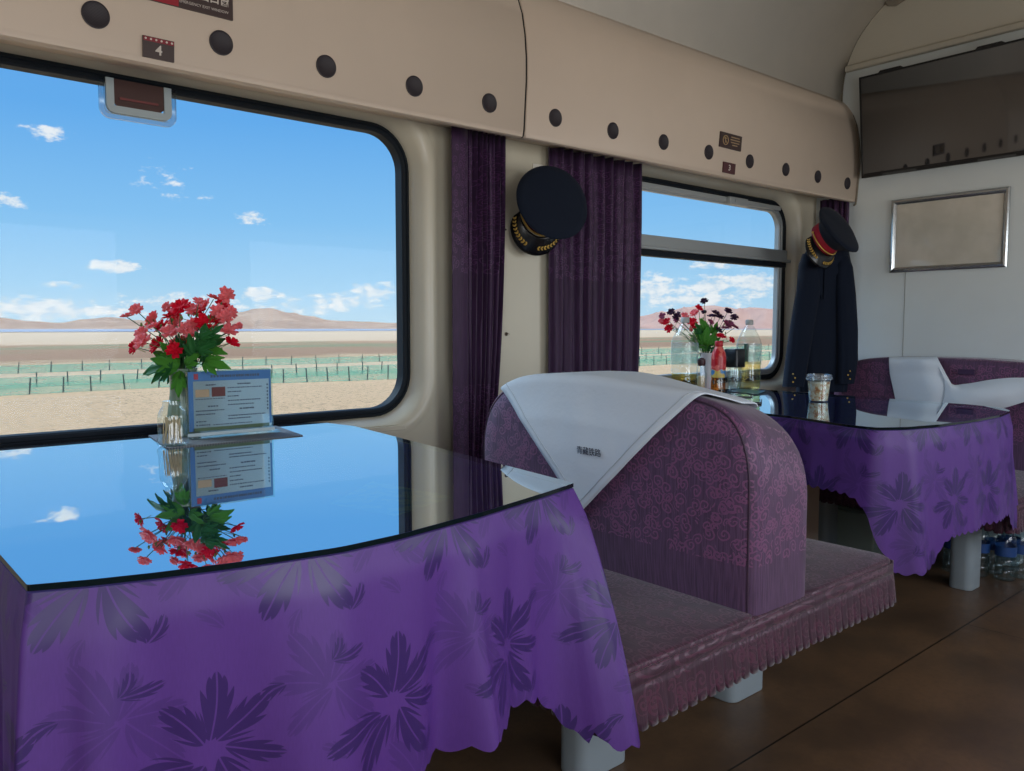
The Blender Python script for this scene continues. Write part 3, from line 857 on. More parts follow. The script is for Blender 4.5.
table('far dining table below the divided window', 'purple satin damask cloth hanging over the far table', 'dark glass sheet covering the far table beneath the bottles and cup',
      T2, R2, [(2.47, 1.04), (3.30, 1.04)], lambda p: .195 + .145 * max(0, min(1, (1.12 - p.y) / .05)) if p.y < 1.3 else (.195 if p.x < 2.7 else .31), 4.1, cadd=.10, flare=.30, skip_y=2.2,
      legs=[(2.99, 1.66, 3.10, 1.95, .725)])

# ------------------------------------------------------------------ lights and world
sun = bpy.data.lights.new('sun', 'SUN'); sun.energy = 3.3; sun.angle = math.radians(.6); sun.color = (1, .95, .86)
so = bpy.data.objects.new('sun', sun); COL.objects.link(so)
so.rotation_euler = Vector((.30, -.50, .85)).to_track_quat('Z', 'Y').to_euler()
fill_sun = bpy.data.lights.new('sky_fill', 'SUN'); fill_sun.energy = 3.1; fill_sun.angle = math.radians(38); fill_sun.color = (.68, .87, 1)  # extra wide sun lamp, added to strengthen the skylight inside the carriage
go_ = bpy.data.objects.new('sky_fill', fill_sun); COL.objects.link(go_)
go_.rotation_euler = Vector((-.38, .75, .86)).to_track_quat('Z', 'Y').to_euler()

# added area fill lamps outside the assumed opposite windows, brightening the carriage interior
for x, e in ((-1.5, 18), (.72, 20), (3.06, 18)):
    l = bpy.data.lights.new('added_side_fill', 'AREA'); l.shape = 'RECTANGLE'; l.size = 1.45; l.size_y = .85; l.energy = e; l.color = (.97, .99, 1)
    o = bpy.data.objects.new('added_side_fill', l); COL.objects.link(o); o.location = (x, OY - .14, 1.25); o.rotation_euler = (math.radians(90), 0, 0)
    o.rotation_euler = Vector((0, -1, 0)).to_track_quat('Z', 'Y').to_euler()

def world():
    w = bpy.data.worlds.new('sky'); S.world = w; w.use_nodes = True; nt = w.node_tree
    q = M.__new__(M); q.nt = nt; bg = nt.nodes['Background']
    tc = nt.nodes.new('ShaderNodeTexCoord'); x, y, z = q.xyz(tc.outputs['Generated'])
    az = y.atan2(x) * (180 / PI); el = z._m('ARCSINE') * (180 / PI)
    col = q.ramp((el / 45.0).clamp(), [(0, lin(200, 228, 244)), (.06, lin(172, 216, 246)), (.16, lin(138, 198, 245)), (.30, lin(104, 175, 239)), (1, lin(78, 142, 224))])
    low = q.mix(z.lt(-.002), col, lin(170, 150, 128))
    # cumulus: elliptical masks broken by noise
    v = q.comb(az * .95, el * 1.9, 0)
    n1 = q.noise(v, .9, 6, .6); n2 = q.noise(v, .28, 3)
    d = None
    cl = [((47, 133), 1.6, .55, .75), ((160, 177), 1.6, .8, .35), ((252, 218), 1.3, .5, .8), ((115, 266), 1.9, .55, 1.1), ((5, 200), 1.2, .6, .8),
          ((40, 309), 6, .85, 1.1), ((262, 295), 1.8, .6, 1.1), ((375, 291), 1.9, .7, 1.0), ((340, 300), 3.4, .7, .8), ((300, 308), 5, .5, .7), ((180, 300), 4, .6, .7),
          ((655, 292), 3.2, 1.5, .9), ((715, 264), 1.9, .55, .95), ((712, 285), 1.7, 1.0, 1.1), ((752, 284), 2.2, 1.1, 1.0), ((690, 300), 5, .8, .9), ((60, 285), 2.0, .25, .6), ((185, 197), 2.2, .25, .4)]
    for (px, py), sa, se, amp in cl:
        a0, e0 = azel(px, py); a0 *= 180 / PI; e0 *= 180 / PI
        u = (az - a0) / sa; w_ = (el - e0) / se
        m = (1 - u * u - w_ * w_) * (amp * .5)
        d = m if d is None else d.max(m)
    dens = (d + (n1 - .5) * 1.9)
    al = dens.step(.08, .5) * d.gt(-.6)
    # general scattered cloud higher up and around the horizon away from the view
    g = (n2 * .6 + n1 * .5).step(.66, .80) * el.gt(16) * .6
    al = (al * .9).max(g).clamp() * z.gt(-.002)
    shade = q.mix(n1.step(.35, .65), lin(214, 228, 240), lin(250, 250, 250))
    q.link(q.mix(al, low, shade), bg.inputs[0]); bg.inputs[1].default_value = 1.0
world()

# ------------------------------------------------------------------ curtains
def curtain(label, xl, xr, pleats, seed, z0=.25, z1=1.757, ymid=2.305, amp=.022, flat_left=0.0, pinch=0.0):
    w = xr - xl
    def fn(u, v):
        z = z0 + (z1 - z0) * v
        pin = pinch * math.exp(-((v - .12) / .35) ** 2)
        uu = u
        x = xl + w * uu - pin * w * max(0, u - .3)
        if u < flat_left:
            y = ymid - .024 - .010 * sin(PI * u / flat_left)
        else:
            ph = (u - flat_left) / (1 - flat_left) * pleats * 2 * PI
            y = ymid + amp * (sin(ph + .5 * sin(ph * .5 + seed)) * .8 + .25 * sin(ph * 2.3 + seed + z * 1.5)) * (.75 + .25 * v) + .004 * mnoise.noise(Vector((u * 6, z * 3, seed)))
        return Vector((x, min(y, 2.338), z))
    n = max(60, int(pleats * 16))
    mb = MB().grid(n, 24, fn, lambda u, v: (u * w * 1.6, z0 + (z1 - z0) * v))
    return tag(obj('window_curtain', mb, CURT, solid=.002, angle=80), label, 'curtain')
curtain('narrow purple curtain gathered between the big window and the near cap', 1.675, 1.93, 7, 1.0, flat_left=.27, pinch=.36)
curtain('broad purple curtain covering the left side of the divided window', 2.165, 2.70, 9, 2.2, pinch=.05)
cu3 = curtain('narrow dark curtain hanging in the far corner behind the coat', 2.135, 2.30, 5, 3.1, ymid=.04, amp=.012)
for v in cu3.data.vertices: v.co = Vector((XE - v.co.y, v.co.x, v.co.z))

# ------------------------------------------------------------------ wall fittings
CHROME = plain('brushed_chrome', lin(170, 165, 155), .25, .9)
for (px, py), lb in (((503, 230), 'upper small metal button on the wall left of the cap'), ((506, 334), 'lower small metal button on the wall above the bench back')):
    p = on_y(px, py, WY)
    mb = MB().lathe([(.0075, 0), (.0075, .004), (.005, .007), (.0028, .011), (.0045, .015), (.003, .018), (.0005, .0185)], (0, 0, 0), 16)
    mb.v = [Vector((p.x + v.x, WY - v.z, p.z + v.y)) for v in mb.v]
    tag(obj('wall_button', mb, CHROME), lb, 'button', 'metal wall buttons')
p = on_y(537, 168, WY)
t = thing('cap_hook', 'small white hook plate on the wall just above the near cap', 'hook', (p.x, WY, p.z))
obj('hook_plate', MB().box((p.x - .025, WY - .004, p.z - .06), (p.x + .03, WY, p.z + .015)), plain('white_plastic', lin(225, 220, 208), .4), t, bevel=.002)
obj('peg', MB().tube([(p.x, WY - .002, p.z - .04), (p.x, WY - .04, p.z - .045), (p.x, WY - .05, p.z - .03)], .004), CHROME, t)

# emergency handle cover on the big window
a, b = on_y(99, 83, 2.402), on_y(177, 128, 2.402)
x0, x1, zb, ztp = a.x, b.x, b.z - .0, 1.735
t = thing('emergency_handle_cover', 'clear plastic cover with brown recess at the top of the big window', 'cover', ((x0 + x1) / 2, 2.40, zb))
def ushape(x0, x1, z0, z1, wd, r, y, dy):
    def out(e): return [(x0 + e, z1)] + [(x0 + e + (r - e) - (r - e) * cos(k * PI / 12), z0 + e + (r - e) - (r - e) * sin(k * PI / 12)) for k in range(7)] + [(x1 - e - (r - e) + (r - e) * sin(k * PI / 12), z0 + e + (r - e) - (r - e) * cos(k * PI / 12)) for k in range(7)] + [(x1 - e, z1)]
    o, i = out(0), out(wd); mb = MB()
    n = len(o)
    mb.loft([[Vector((p[0], y, p[1])) for p in o], [Vector((p[0], y - dy, p[1])) for p in o], [Vector((p[0], y - dy, p[1])) for p in i], [Vector((p[0], y, p[1])) for p in i]], closed=False)
    return mb
obj('clear_rim', ushape(x0, x1, zb, ztp, .014, .028, 2.412, .008), clear('frosted_plastic', (.78, .84, .86, 1), .12, .25), t, solid=.002)
obj('grey_bracket', ushape(x0 + .016, x1 - .014, zb + .014, ztp, .020, .022, 2.412, .014), plain('pale_blue_grey_bracket', lin(165, 178, 182), .4), t)
obj('brown_recess', MB().prism([Vector((x, 2.409, z)) for x, z in [(x0 + .034, ztp), (x0 + .034, zb + .046), (x0 + .044, zb + .034), (x1 - .044, zb + .034), (x1 - .032, zb + .046), (x1 - .032, ztp)]], (0, -.007, 0)), plain('dark_brown_recess', lin(72, 50, 48), .3), t)
obj('red_strip', MB().box((x0 + .05, 2.398, zb + .052), (x1 - .05, 2.402, zb + .058)), plain('dull_red', lin(110, 48, 48), .5), t, smooth=False)

# ------------------------------------------------------------------ television and picture frame on the end wall
TX = 4.185
ta, tb = on_x(859, 76, TX - .065), on_x(862, 178, TX)
ty1 = (ta.y + tb.y) / 2; tz1, tz0 = ta.z - .004, tb.z - .002; tw = (tz1 - tz0) * 16 / 9
t = thing('television', 'large black flat television hung high on the end wall', 'television', (TX, ty1 - tw / 2, tz0))
obj('housing', MB().box((TX, ty1 - tw, tz0), (TX + .035, ty1, tz1)), PLASTICBLACK, t, bevel=.004)
t.rotation_euler = (0, -.125, 0)
scr = M('tv_screen'); scr.b.inputs['Base Color'].default_value = lin(22, 24, 26); scr.b.inputs['Roughness'].default_value = .04; scr.b.inputs['Specular IOR Level'].default_value = .9; scr.b.inputs['IOR'].default_value = 1.7
obj('screen', MB().box((TX - .0015, ty1 - tw + .012, tz0 + .022), (TX + .001, ty1 - .010, tz1 - .010)), scr.m, t, smooth=False)
obj('bezel_top', MB().box((TX - .004, ty1 - tw, tz1 - .009), (TX + .004, ty1, tz1)), PLASTICBLACK, t, bevel=.001)
obj('bezel_side', MB().box((TX - .004, ty1 - .009, tz0), (TX + .004, ty1, tz1)), PLASTICBLACK, t, bevel=.001)
obj('bezel_bottom', MB().box((TX - .004, ty1 - tw, tz0), (TX + .004, ty1, tz0 + .014)), PLASTICBLACK, t, bevel=.001)
for f in (.12, .62):
    obj('mount_clip', MB().loft([[Vector((TX + dx, ty1 - tw * f - a, tz1 + z)) for a, z in ((-.01, 0), (.0, .010), (.10, .010), (.115, 0))] for dx in (-.002, .012)]), PLASTICBLACK, t, smooth=False)
for f, ww in ((.12, .17), (.62, .16)):
    obj('speaker_strip', MB().box((TX - .006, ty1 - tw * f - ww, tz0 + .002), (TX + .0, ty1 - tw * f, tz0 + .011)), plain('grey_strip', lin(70, 72, 72), .4), t, bevel=.001)
obj('wall_bracket', MB().box((TX + .03, ty1 - .75, tz0 + .1), (XE, ty1 - .25, tz1 - .1)), PLASTICBLACK, t, smooth=False)

fx = XE - .02
A, B = on_x(891, 200, fx), on_x(1006, 268, fx)
fy1, fy0, fz1, fz0 = A.y, B.y, 1.716, 1.342
t = thing('picture_frame', 'silver framed blank beige print on the end wall under the television', 'picture', (XE, (fy0 + fy1) / 2, fz0))
SILVER = plain('satin_silver', lin(190, 192, 192), .22, .9)
w = .026
prof = [(0, 0), (0, .012), (.006, .018), (.014, .020), (.020, .014), (.026, .010), (.026, 0)]
rings = []
for d, h in prof:
    rings.append([Vector((XE - h, y, z)) for y, z in ((fy0 + d, fz0 + d), (fy1 - d, fz0 + d), (fy1 - d, fz1 - d), (fy0 + d, fz1 - d))])
obj('frame', MB().loft(rings, cap=False), SILVER, t, smooth=False)
def print_mat():
    q = M('faded_print'); c = q.coord(); n = q.noise(c, 6, 3)
    q.link(q.mix(n.step(.3, .7), lin(200, 196, 182), lin(218, 213, 200)), q.b.inputs['Base Color']); q.b.inputs['Roughness'].default_value = .5
    q.b.inputs['Coat Weight'].default_value = 1; q.b.inputs['Coat Roughness'].default_value = .05; q.b.inputs['Coat IOR'].default_value = 1.6; return q.m
obj('glazed_print', MB().box((XE - .006, fy0 + .02, fz0 + .02), (XE - .003, fy1 - .02, fz1 - .02)), print_mat(), t, smooth=False, label='blank faded beige print')
obj('trim_14', MB().box((XE - .012, ty1 - tw * .35 - .03, tz0 - .0), (XE, ty1 - tw * .35, tz0 + .1)), RUBBER, smooth=False, kind='structure') if False else None
# small grille at the top of the end wall
p = on_x(898, 2, XE - .03)
t = tag(obj('ceiling_fitting', MB().prism([Vector((XE - .03, p.y + dy, p.z + dz)) for dy, dz in ((.06, .0), (.02, -.012), (-.05, .012), (-.06, .06), (.08, .06))], (.02, 0, 0)), plain('old_grey_plastic', lin(140, 132, 118), .6), bevel=.004), 'small grey fitting where the vaulted ceiling meets the end wall', 'fitting')

# ------------------------------------------------------------------ caps
def cap(label, centre, normal, front, band_mat, s=1.0, side=0):
    t = thing('peaked_cap', label, 'cap', centre)
    z = Vector(normal).normalized(); x = Vector(front); x = (x - z * x.dot(z)).normalized(); y = z.cross(x)
    t.rotation_euler = Matrix((x, y, z)).transposed().to_euler()
    N = 48
    def ring(rx, ry, h, lift=0, cx=0): return [Vector((cx + rx * cos(2 * PI * k / N), ry * sin(2 * PI * k / N), h + lift * max(-.3, cos(2 * PI * k / N)))) * s for k in range(N)]
    obj('crown', MB().loft([ring(.090, .078, -.012, .0), ring(.098, .088, .002, .004, .002), ring(.118, .112, .022, .012, .004), ring(.131, .127, .034, .016, .005), ring(.1345, .1305, .040, .017, .005), ring(.131, .127, .045, .017, .005), ring(.11, .106, .048, .014, .004), ring(.07, .068, .051, .009, .002), ring(.03, .03, .052, .003, 0)]), NAVY, t, local=True, angle=70)
    obj('piping', MB().tube([p * 1.0 for p in [Vector((.0 + .1335 * cos(2 * PI * k / 60) + .005, .1295 * sin(2 * PI * k / 60), .040 + .017 * max(-.3, cos(2 * PI * k / 60)))) * s for k in range(61)]], .0018 * s, 6), NAVY, t, local=True)
    obj('band', MB().loft([ring(.086, .074, -.058), ring(.088, .076, -.055), ring(.089, .077, -.012), ring(.087, .075, -.008)]), band_mat, t, local=True)
    def vis(u, v):
        a = math.radians(-72 + 144 * u); w_ = cos(math.radians(-90 + 180 * u)) ** .55
        ro = .006 + .056 * v * w_
        return Vector(((.086 + ro) * cos(a), (.076 + ro * .9) * sin(a), -.050 - .55 * ro * (1 - .0) - .012 * v * v)) * s
    vo = obj('visor', MB().grid(32, 8, vis), VISOR, t, local=True, solid=.003)
    # oak leaf embroidery
    for sd in (-1, 1):
        mb = MB()
        for k in range(9):
            u = .5 + sd * (.07 + k * .042); c0 = vis(u, .62); du = (vis(u + .01 * sd, .62) - c0).normalized(); dv = (vis(u, .8) - vis(u, .5)).normalized(); nn = du.cross(dv).normalized()
            if nn.z < 0: nn = -nn
            for e in (-1, 1):
                d = (du * .8 + dv * .6 * e).normalized(); pr = d.cross(nn)
                L, W_ = .0125 * s, .0036 * s; c1 = c0 + nn * .003 * s
                mb.loft([[c1 + d * L * q_ + pr * (W_ * m * sin(PI * max(.08, q_))) + nn * (.0012 * s * (m == 0)) for m in (-1, 0, 1)] for q_ in (0, .3, .6, .95)], closed=False)
        obj('leaf_embroidery', mb, GOLD, vo, local=True, solid=.0008, label='gold leaf embroidery')
    cord = [Vector((.093 * cos(math.radians(a_)), .081 * sin(math.radians(a_)), -.045 + .004 * cos(math.radians(a_)))) * s for a_ in range(-80, 81, 5)]
    obj('chin_cord', MB().tube(cord, .0035 * s, 8), GOLD, t, local=True)
    for e in (-1, 1):
        c0 = Vector((.09 * cos(math.radians(80)), e * .081 * sin(math.radians(80)), -.044)) * s
        mb = MB().lathe([(.006 * s, 0), (.0065 * s, .003), (.004 * s, .006), (.001 * s, .007)], (0, 0, 0), 14)
        mb.v = [c0 + Vector((v.x, e * v.z, v.y)) for v in mb.v]
        obj('button', mb, GOLD, t, local=True)
    return t
cc = on_y(548, 206, 2.205)
cap('dark navy peaked cap with gold leaf visor hung on the wall between two curtains', cc - FW * .0, -FW * .90 + UP * .17 + RT * .34, -UP * .94 - RT * .30, RED and plain('cap_band_dark', lin(96, 30, 36), .6), 1.09)
# cap on the coat
d = 4.13
def at_depth(px, py, dep): r_ = ray(px, py); return EYEP + r_ * dep
cc = at_depth(832, 234, 3.98)
cap('navy peaked cap with scarlet band resting on top of the hanging coat', cc, -FW * .70 + UP * .42 + RT * .52, -UP * .80 - RT * .30 - FW * .40, RED, 1.04)

# ------------------------------------------------------------------ coat
def coat():
    dep = 4.15
    P = lambda px, py, o=0: at_depth(px, py, dep - o)
    t = thing('uniform_coat', 'dark navy uniform coat hanging in the corner under the scarlet banded cap', 'coat', P(822, 388))
    k_ = dep / F
    def body(name, rows, mat, seed, thick, folds):
        """rows: (py, left px, right px, toward-camera offset)"""
        N = 56; rings = []
        dense = []
        for i in range(len(rows) - 1):
            for j in range(6):
                f = j / 6; f2 = f * f * (3 - 2 * f) if i == 0 else f
                dense.append(tuple(a + (b - a) * f for a, b in zip(rows[i], rows[i + 1])))
        dense.append(rows[-1])
        for py, l, r_, o in dense:
            ring = []; c = P((l + r_) / 2, py, o); hw = (r_ - l) / 2 * k_; th = min(thick, hw * .9)
            for q_ in range(N):
                a = 2 * PI * q_ / N; ca, sa = cos(a), sin(a)
                vv = (py - rows[0][0]) / (rows[-1][0] - rows[0][0])
                w = 1 + folds * vv * (.6 * sin(a * 7 + seed) + .5 * sin(a * 11 + seed * 2 + vv * 2)) + .05 * mnoise.noise(Vector((a * 2, vv * 5, seed)))
                xx = hw * (abs(ca) ** .8) * (1 if ca > 0 else -1)
                yy = th * (abs(sa) ** .8) * (1 if sa > 0 else -1) * w
                ring.append(c + RT * xx - FW * yy + Vector((0, 0, 0)))
            rings.append(ring)
        return obj(name, MB().loft(rings), mat, t, angle=80)
    b_ = body('body', [(240, 815, 842, 0), (252, 806, 848, 0), (262, 801, 850, .01), (285, 800, 852, .01), (320, 797, 853, .01), (350, 796, 850, .01), (392, 797, 846, .01)], NAVY, .7, .060, .16)
    s1 = body('sleeve', [(254, 803, 815, .03), (266, 799, 818, .045), (290, 797, 820, .055), (330, 790, 813, .06), (360, 786, 808, .065), (387, 783, 803, .07)], NAVY, 2.1, .040, .06)
    s2 = body('sleeve', [(256, 836, 848, .03), (268, 834, 852, .045), (295, 835, 855, .055), (330, 836, 857, .06), (360, 837, 857, .065), (384, 836, 853, .07)], NAVY, 3.3, .040, .06)
    # lapels
    for sgn, pts in ((1, [(823, 252), (812, 256), (809, 272), (822, 300)]), (-1, [(825, 252), (836, 256), (838, 272), (823, 300)])):
        pp = [P(px, py, .075) for px, py in pts]
        obj('lapel', MB().prism(pp, -FW * .006), NAVY, t, bevel=.002)
    for px, py in ():
        c = P(px, py, .078); mb = MB().lathe([(.009, 0), (.009, .003), (.005, .006), (.001, .007)], (0, 0, 0), 14)
        mb.v = [c + RT * v.x + UP * v.y - FW * v.z for v in mb.v]; obj('button', mb, plain('dark_bronze', lin(60, 52, 40), .4, .6), t)
    for s_, (px, py) in ((s1, (793, 377)), (s2, (850, 374))):
        mb = MB()
        for j in range(3):
            c = P(px + (1 if s_ is s1 else -1) * (j % 2) * 2, py + j * 4 - 3, .112)
            m = MB().lathe([(.0042, 0), (.0042, .002), (.002, .004), (.0005, .0045)], (0, 0, 0), 12); m.v = [c + RT * v.x + UP * v.y - FW * v.z for v in m.v]
            mb.add(m.v, m.f)
        obj('cuff_buttons', mb, GOLD, s_, label='gold cuff buttons')
    0 and obj('shoulder_loop', MB().tube([P(803, 256, .07), P(798, 255, .05), P(793, 258, .03)], .008), NAVY, t)
coat()

# ------------------------------------------------------------------ flowers
def thin(name, col, tr=.5):
    q = M(name); mx = q.new('ShaderNodeMixShader'); t_ = q.new('ShaderNodeBsdfTranslucent'); t_.inputs[0].default_value = col
    q.b.inputs['Base Color'].default_value = col; q.b.inputs['Roughness'].default_value = .55; q.b.inputs['Specular IOR Level'].default_value = .25
    mx.inputs[0].default_value = tr; q.link(q.b.outputs[0], mx.inputs[1]); q.link(t_.outputs[0], mx.inputs[2]); q.link(mx.outputs[0], q.out.inputs[0]); return q.m
def petal_flower(c, nrm, r, seed):
    rnd = random.Random(seed); z = Vector(nrm).normalized(); x = z.orthogonal().normalized(); y = z.cross(x); mb = MB()
    for layer in range(2):
        n = 5 + layer; a0 = rnd.random() * 6
        for k in range(n):
            a = a0 + 2 * PI * k / n + rnd.uniform(-.12, .12); L = r * (1 - .32 * layer) * rnd.uniform(.85, 1.08); wd = L * .52
            d = x * cos(a) + y * sin(a); s_ = z.cross(d); cup = rnd.uniform(.1, .45) + .35 * layer
            def fn(u, v, d=d, s_=s_, L=L, wd=wd, cup=cup):
                q_ = v * L * (1 - .10 * (abs(u - .5) < .12)); ww = wd * (v ** .6) * (1 - .35 * v ** 4)
                return c + d * q_ + s_ * (u - .5) * 2 * ww + z * (cup * L * v * v * .8 - .10 * L * sin(PI * v) * (abs(u - .5) * 2) + layer * r * .10 - .12 * L * (v > .9))
            mb.grid(4, 4, fn)
    return mb
def leaf_mesh(base, d, nrm, L, seed):
    rnd = random.Random(seed); d = Vector(d).normalized(); s_ = d.cross(Vector(nrm)).normalized(); n = s_.cross(d); mb = MB()
    lobes = [(0, 1.0), (.55, .72), (-.55, .72), (1.1, .45), (-1.1, .45)]
    for a, l in lobes:
        dd = d * cos(a) + s_ * sin(a); ss = n.cross(dd); ll = L * l
        mb.grid(4, 6, lambda u, v, dd=dd, ss=ss, ll=ll: base + dd * ll * v + ss * ((u - .5) * .36 * ll * (sin(PI * min(1, v * .93 + .05)) ** .7) * (1 + .18 * sin(v * 22))) + n * (.25 * ll * v * (1 - v) - .18 * ll * v * v + abs(u - .5) * .10 * ll))
    return mb
LEAFM = [thin('leaf_green', lin(84, 158, 56), .4), thin('leaf_dark', lin(44, 112, 52), .35)]
STEM = plain('stem_green', lin(50, 96, 50), .5)
FM = {'r': thin('petal_red', lin(236, 16, 56)), 'c': thin('petal_coral', lin(250, 140, 146)), 'p': thin('petal_plum', lin(70, 36, 70)), 'm': thin('petal_mauve', lin(176, 84, 124)), 'b': thin('petal_bud', lin(140, 160, 90))}
def bouquet(label, mouth, fl, leaves, rad, seed, spread):
    rnd = random.Random(seed); t = thing('flower_bouquet', label, 'flowers', mouth)
    mouth = Vector(mouth)
    for i, (px, py, s_, k) in enumerate(fl):
        dep = (mouth - EYEP).dot(FW) + rnd.uniform(-spread, spread) 
        c = at_depth(px, py, dep)
        out = (c - mouth); nr = (out.normalized() * .5 - FW * rnd.uniform(.35, 1.1) + Vector((rnd.uniform(-.4, .4), rnd.uniform(-.4, .4), rnd.uniform(-.2, .5))))
        f = obj('flower', petal_flower(c, nr, rad * s_, seed * 100 + i), FM[k], t, solid=.0008, angle=80, **({'label': {'r': 'red flower', 'c': 'coral pink flower', 'p': 'dark plum flower', 'm': 'mauve flower', 'b': 'green bud'}[k]}))
        m = mouth + out * .45 + Vector((rnd.uniform(-.01, .01), rnd.uniform(-.01, .01), .015))
        obj('stem', MB().tube([mouth + Vector((rnd.uniform(-.012, .012), rnd.uniform(-.012, .012), -.04)), m, c - Vector(nr).normalized() * .004], .0013, 5), STEM, t)
        if rnd.random() < .6:
            bq = mouth + out * rnd.uniform(.6, .85); e = bq + Vector((rnd.uniform(-.03, .03), rnd.uniform(-.02, .02), rnd.uniform(.005, .03)))
            obj('bud', MB().tube([bq, e], .0009, 5).lathe([(.0005, -.004), (.0035, 0), (.003, .004), (.0005, .008)], e, 8), FM['b'], t)
    for i, (px, py, qx, qy, dk) in enumerate(leaves):
        dep = (mouth - EYEP).dot(FW) + rnd.uniform(-spread, spread * .4)
        a, b = at_depth(px, py, dep), at_depth(qx, qy, dep + rnd.uniform(-.03, .03))
        obj('leaf', leaf_mesh(a, b - a, -FW + UP * .6 + RT * rnd.uniform(-.5, .5), (b - a).length, seed * 50 + i), LEAFM[dk], t, solid=.0008, angle=80)
        obj('stem', MB().tube([mouth - Vector((0, 0, .03)), mouth.lerp(a, .6) + Vector((0, 0, .01)), a], .0013, 5), STEM, t)
    return t

# --- near table: mat, vase, bouquet, menu stand, toothpick jar
ZT = .760
def matmat():
    q = M('woven_grey_mat'); x, y, z = q.xyz(q.coord())
    c = ((x * 900).sin() * (y * 900).sin()).step(-.2, .3)
    q.link(q.mix(c, lin(62, 66, 72), lin(140, 142, 146)), q.b.inputs['Base Color']); q.b.inputs['Roughness'].default_value = .7; return q.m
mc = [on_z(145.5, 435, ZT), on_z(167, 449, ZT), on_z(303, 436, ZT), on_z(276, 426.5, ZT)]
for q_ in mc: q_.y = min(q_.y, 2.318)
tag(obj('place_mat', MB().prism([Vector((p.x, p.y, ZT + .0005)) for p in mc], (0, 0, .002)), matmat(), smooth=False), 'thin grey woven mat under the vase and menu stand', 'mat')
ZM = ZT + .0028
VP = on_z(190, 441, ZM); VP.y = 2.245; VP.x = .735
RIB = clear('ribbed_green_glass', (.58, .70, .60, 1), .10, .10, 1.5)
def ribbed(prof, c, n=72, ribs=18, a=.03, z0=0, z1=9):
    rings = []
    for r_, z in prof: rings.append([Vector((c.x + r_ * (1 + (a * cos(ribs * 2 * PI * k / n) if z0 < z < z1 else 0)) * cos(2 * PI * k / n), c.y + r_ * (1 + (a * cos(ribs * 2 * PI * k / n) if z0 < z < z1 else 0)) * sin(2 * PI * k / n), c.z + z)) for k in range(n)])
    return rings
CERAM = plain('pale_green_vase', lin(150, 172, 150), .25, spec=.6)
def vase_mat():
    q = M('translucent_green_vase'); q.b.inputs['Base Color'].default_value = lin(158, 182, 158); q.b.inputs['Roughness'].default_value = .18
    q.b.inputs['Transmission Weight'].default_value = .35; q.b.inputs['IOR'].default_value = 1.45; return q.m
VM = vase_mat()
tag(obj('flower_vase', MB().loft(ribbed([(.036, 0), (.042, .004), (.044, .02), (.042, .05), (.037, .085), (.034, .12), (.034, .15), (.036, .17), (.039, .185), (.037, .185), (.033, .168), (.031, .15), (.031, .12), (.034, .085), (.038, .05), (.038, .012), (.0, .008)], VP, a=.035, z0=.03, z1=.10)), VM, angle=60), 'pale green ribbed vase holding red and coral flowers', 'vase')
flr = [(180, 307, 1.35, 'r'), (169.6, 316, 1, 'r'), (161, 326, 1.05, 'r'), (157, 344.6, 1.2, 'r'), (178, 346, 1.3, 'r'), (134, 347, .9, 'r'), (198, 311, 1, 'r'), (202.5, 322, 1.1, 'r'), (216, 319, 1.05, 'r'), (232, 342, .95, 'r'), (223, 305, .9, 'r'), (186, 338, 1.1, 'r'), (176, 313, 1.1, 'r'), (174, 350, 1, 'r'),
       (136, 309.6, .95, 'c'), (127, 316, .9, 'c'), (142, 341, 1.15, 'c'), (142, 333, 1, 'c'), (152, 319, 1.1, 'c'), (153, 326, .9, 'c'), (166.7, 307, .75, 'c'), (176, 322, 1, 'c'), (169.6, 332, 1.15, 'c'), (192, 309, 1, 'c'), (205, 305, .95, 'c'), (214, 298, 1.0, 'c'), (227, 295, 1.05, 'c'), (231, 312, .95, 'c'), (225, 317, 1, 'c'), (193.5, 325, 1, 'c'), (229, 330, 1.05, 'c'), (191, 334, .9, 'c'), (239, 326, .55, 'c'), (217, 311, .95, 'c'), (210, 330, .9, 'r'), (184, 328, .9, 'c'), (199, 301, .7, 'c')]
lvs = [(184, 376, 170, 392, 0), (180, 378, 178, 396, 0), (176, 372, 158, 380, 1), (178, 368, 150, 357, 0), (182, 362, 163, 352, 0), (172, 368, 140, 372, 1), (182, 372, 172, 388, 0), (200, 350, 226, 352, 0), (205, 362, 229, 367, 0), (203, 345, 205, 322, 1), (196, 356, 188, 334, 1), (205, 350, 225, 337, 1),
       (178, 360, 160, 342, 0), (208, 340, 222, 324, 1), (186, 365, 200, 352, 0), (198, 352, 216, 342, 1), (172, 362, 152, 350, 0), (204, 356, 214, 372, 1), (190, 350, 196, 366, 1), (185, 356, 176, 336, 1), (200, 338, 214, 330, 1), (207, 366, 222, 361, 0), (190, 372, 184, 386, 1)]
bouquet('bunch of red and coral artificial flowers in the vase on the near table', (VP.x, VP.y, VP.z + .185), flr, lvs, .0235, 3, .07)

# menu card in an acrylic stand
c0, c1 = on_z(188, 437.5, ZM), on_z(273, 428.5, ZM)
c0 = Vector((c0.x, 2.165, ZM)); 
c0 = on_y(188, 437, 2.165); c1 = on_y(273, 428, 2.165)
xl, xr = c0.x, c1.x; zt1 = on_y(229, 369.2, 2.165).z
t = thing('menu_stand', 'clear acrylic stand with a blue bordered menu card beside the vase', 'menu stand', ((xl + xr) / 2, 2.165, ZM))
ACR = clear('acrylic', (.90, .96, .95, 1), .06, .02, 1.49)
yc = 2.165
obj('acrylic_plate', MB().box((xl, yc - .004, ZM + .003), (xr, yc - .001, zt1)), ACR, t, smooth=False)
obj('acrylic_plate', MB().box((xl, yc + .003, ZM + .003), (xr, yc + .006, zt1)), ACR, t, smooth=False)
obj('foot', MB().box((xl, yc - .028, ZM + .0005), (xr + .012, yc + .034, ZM + .0065)), ACR, t, bevel=.002)
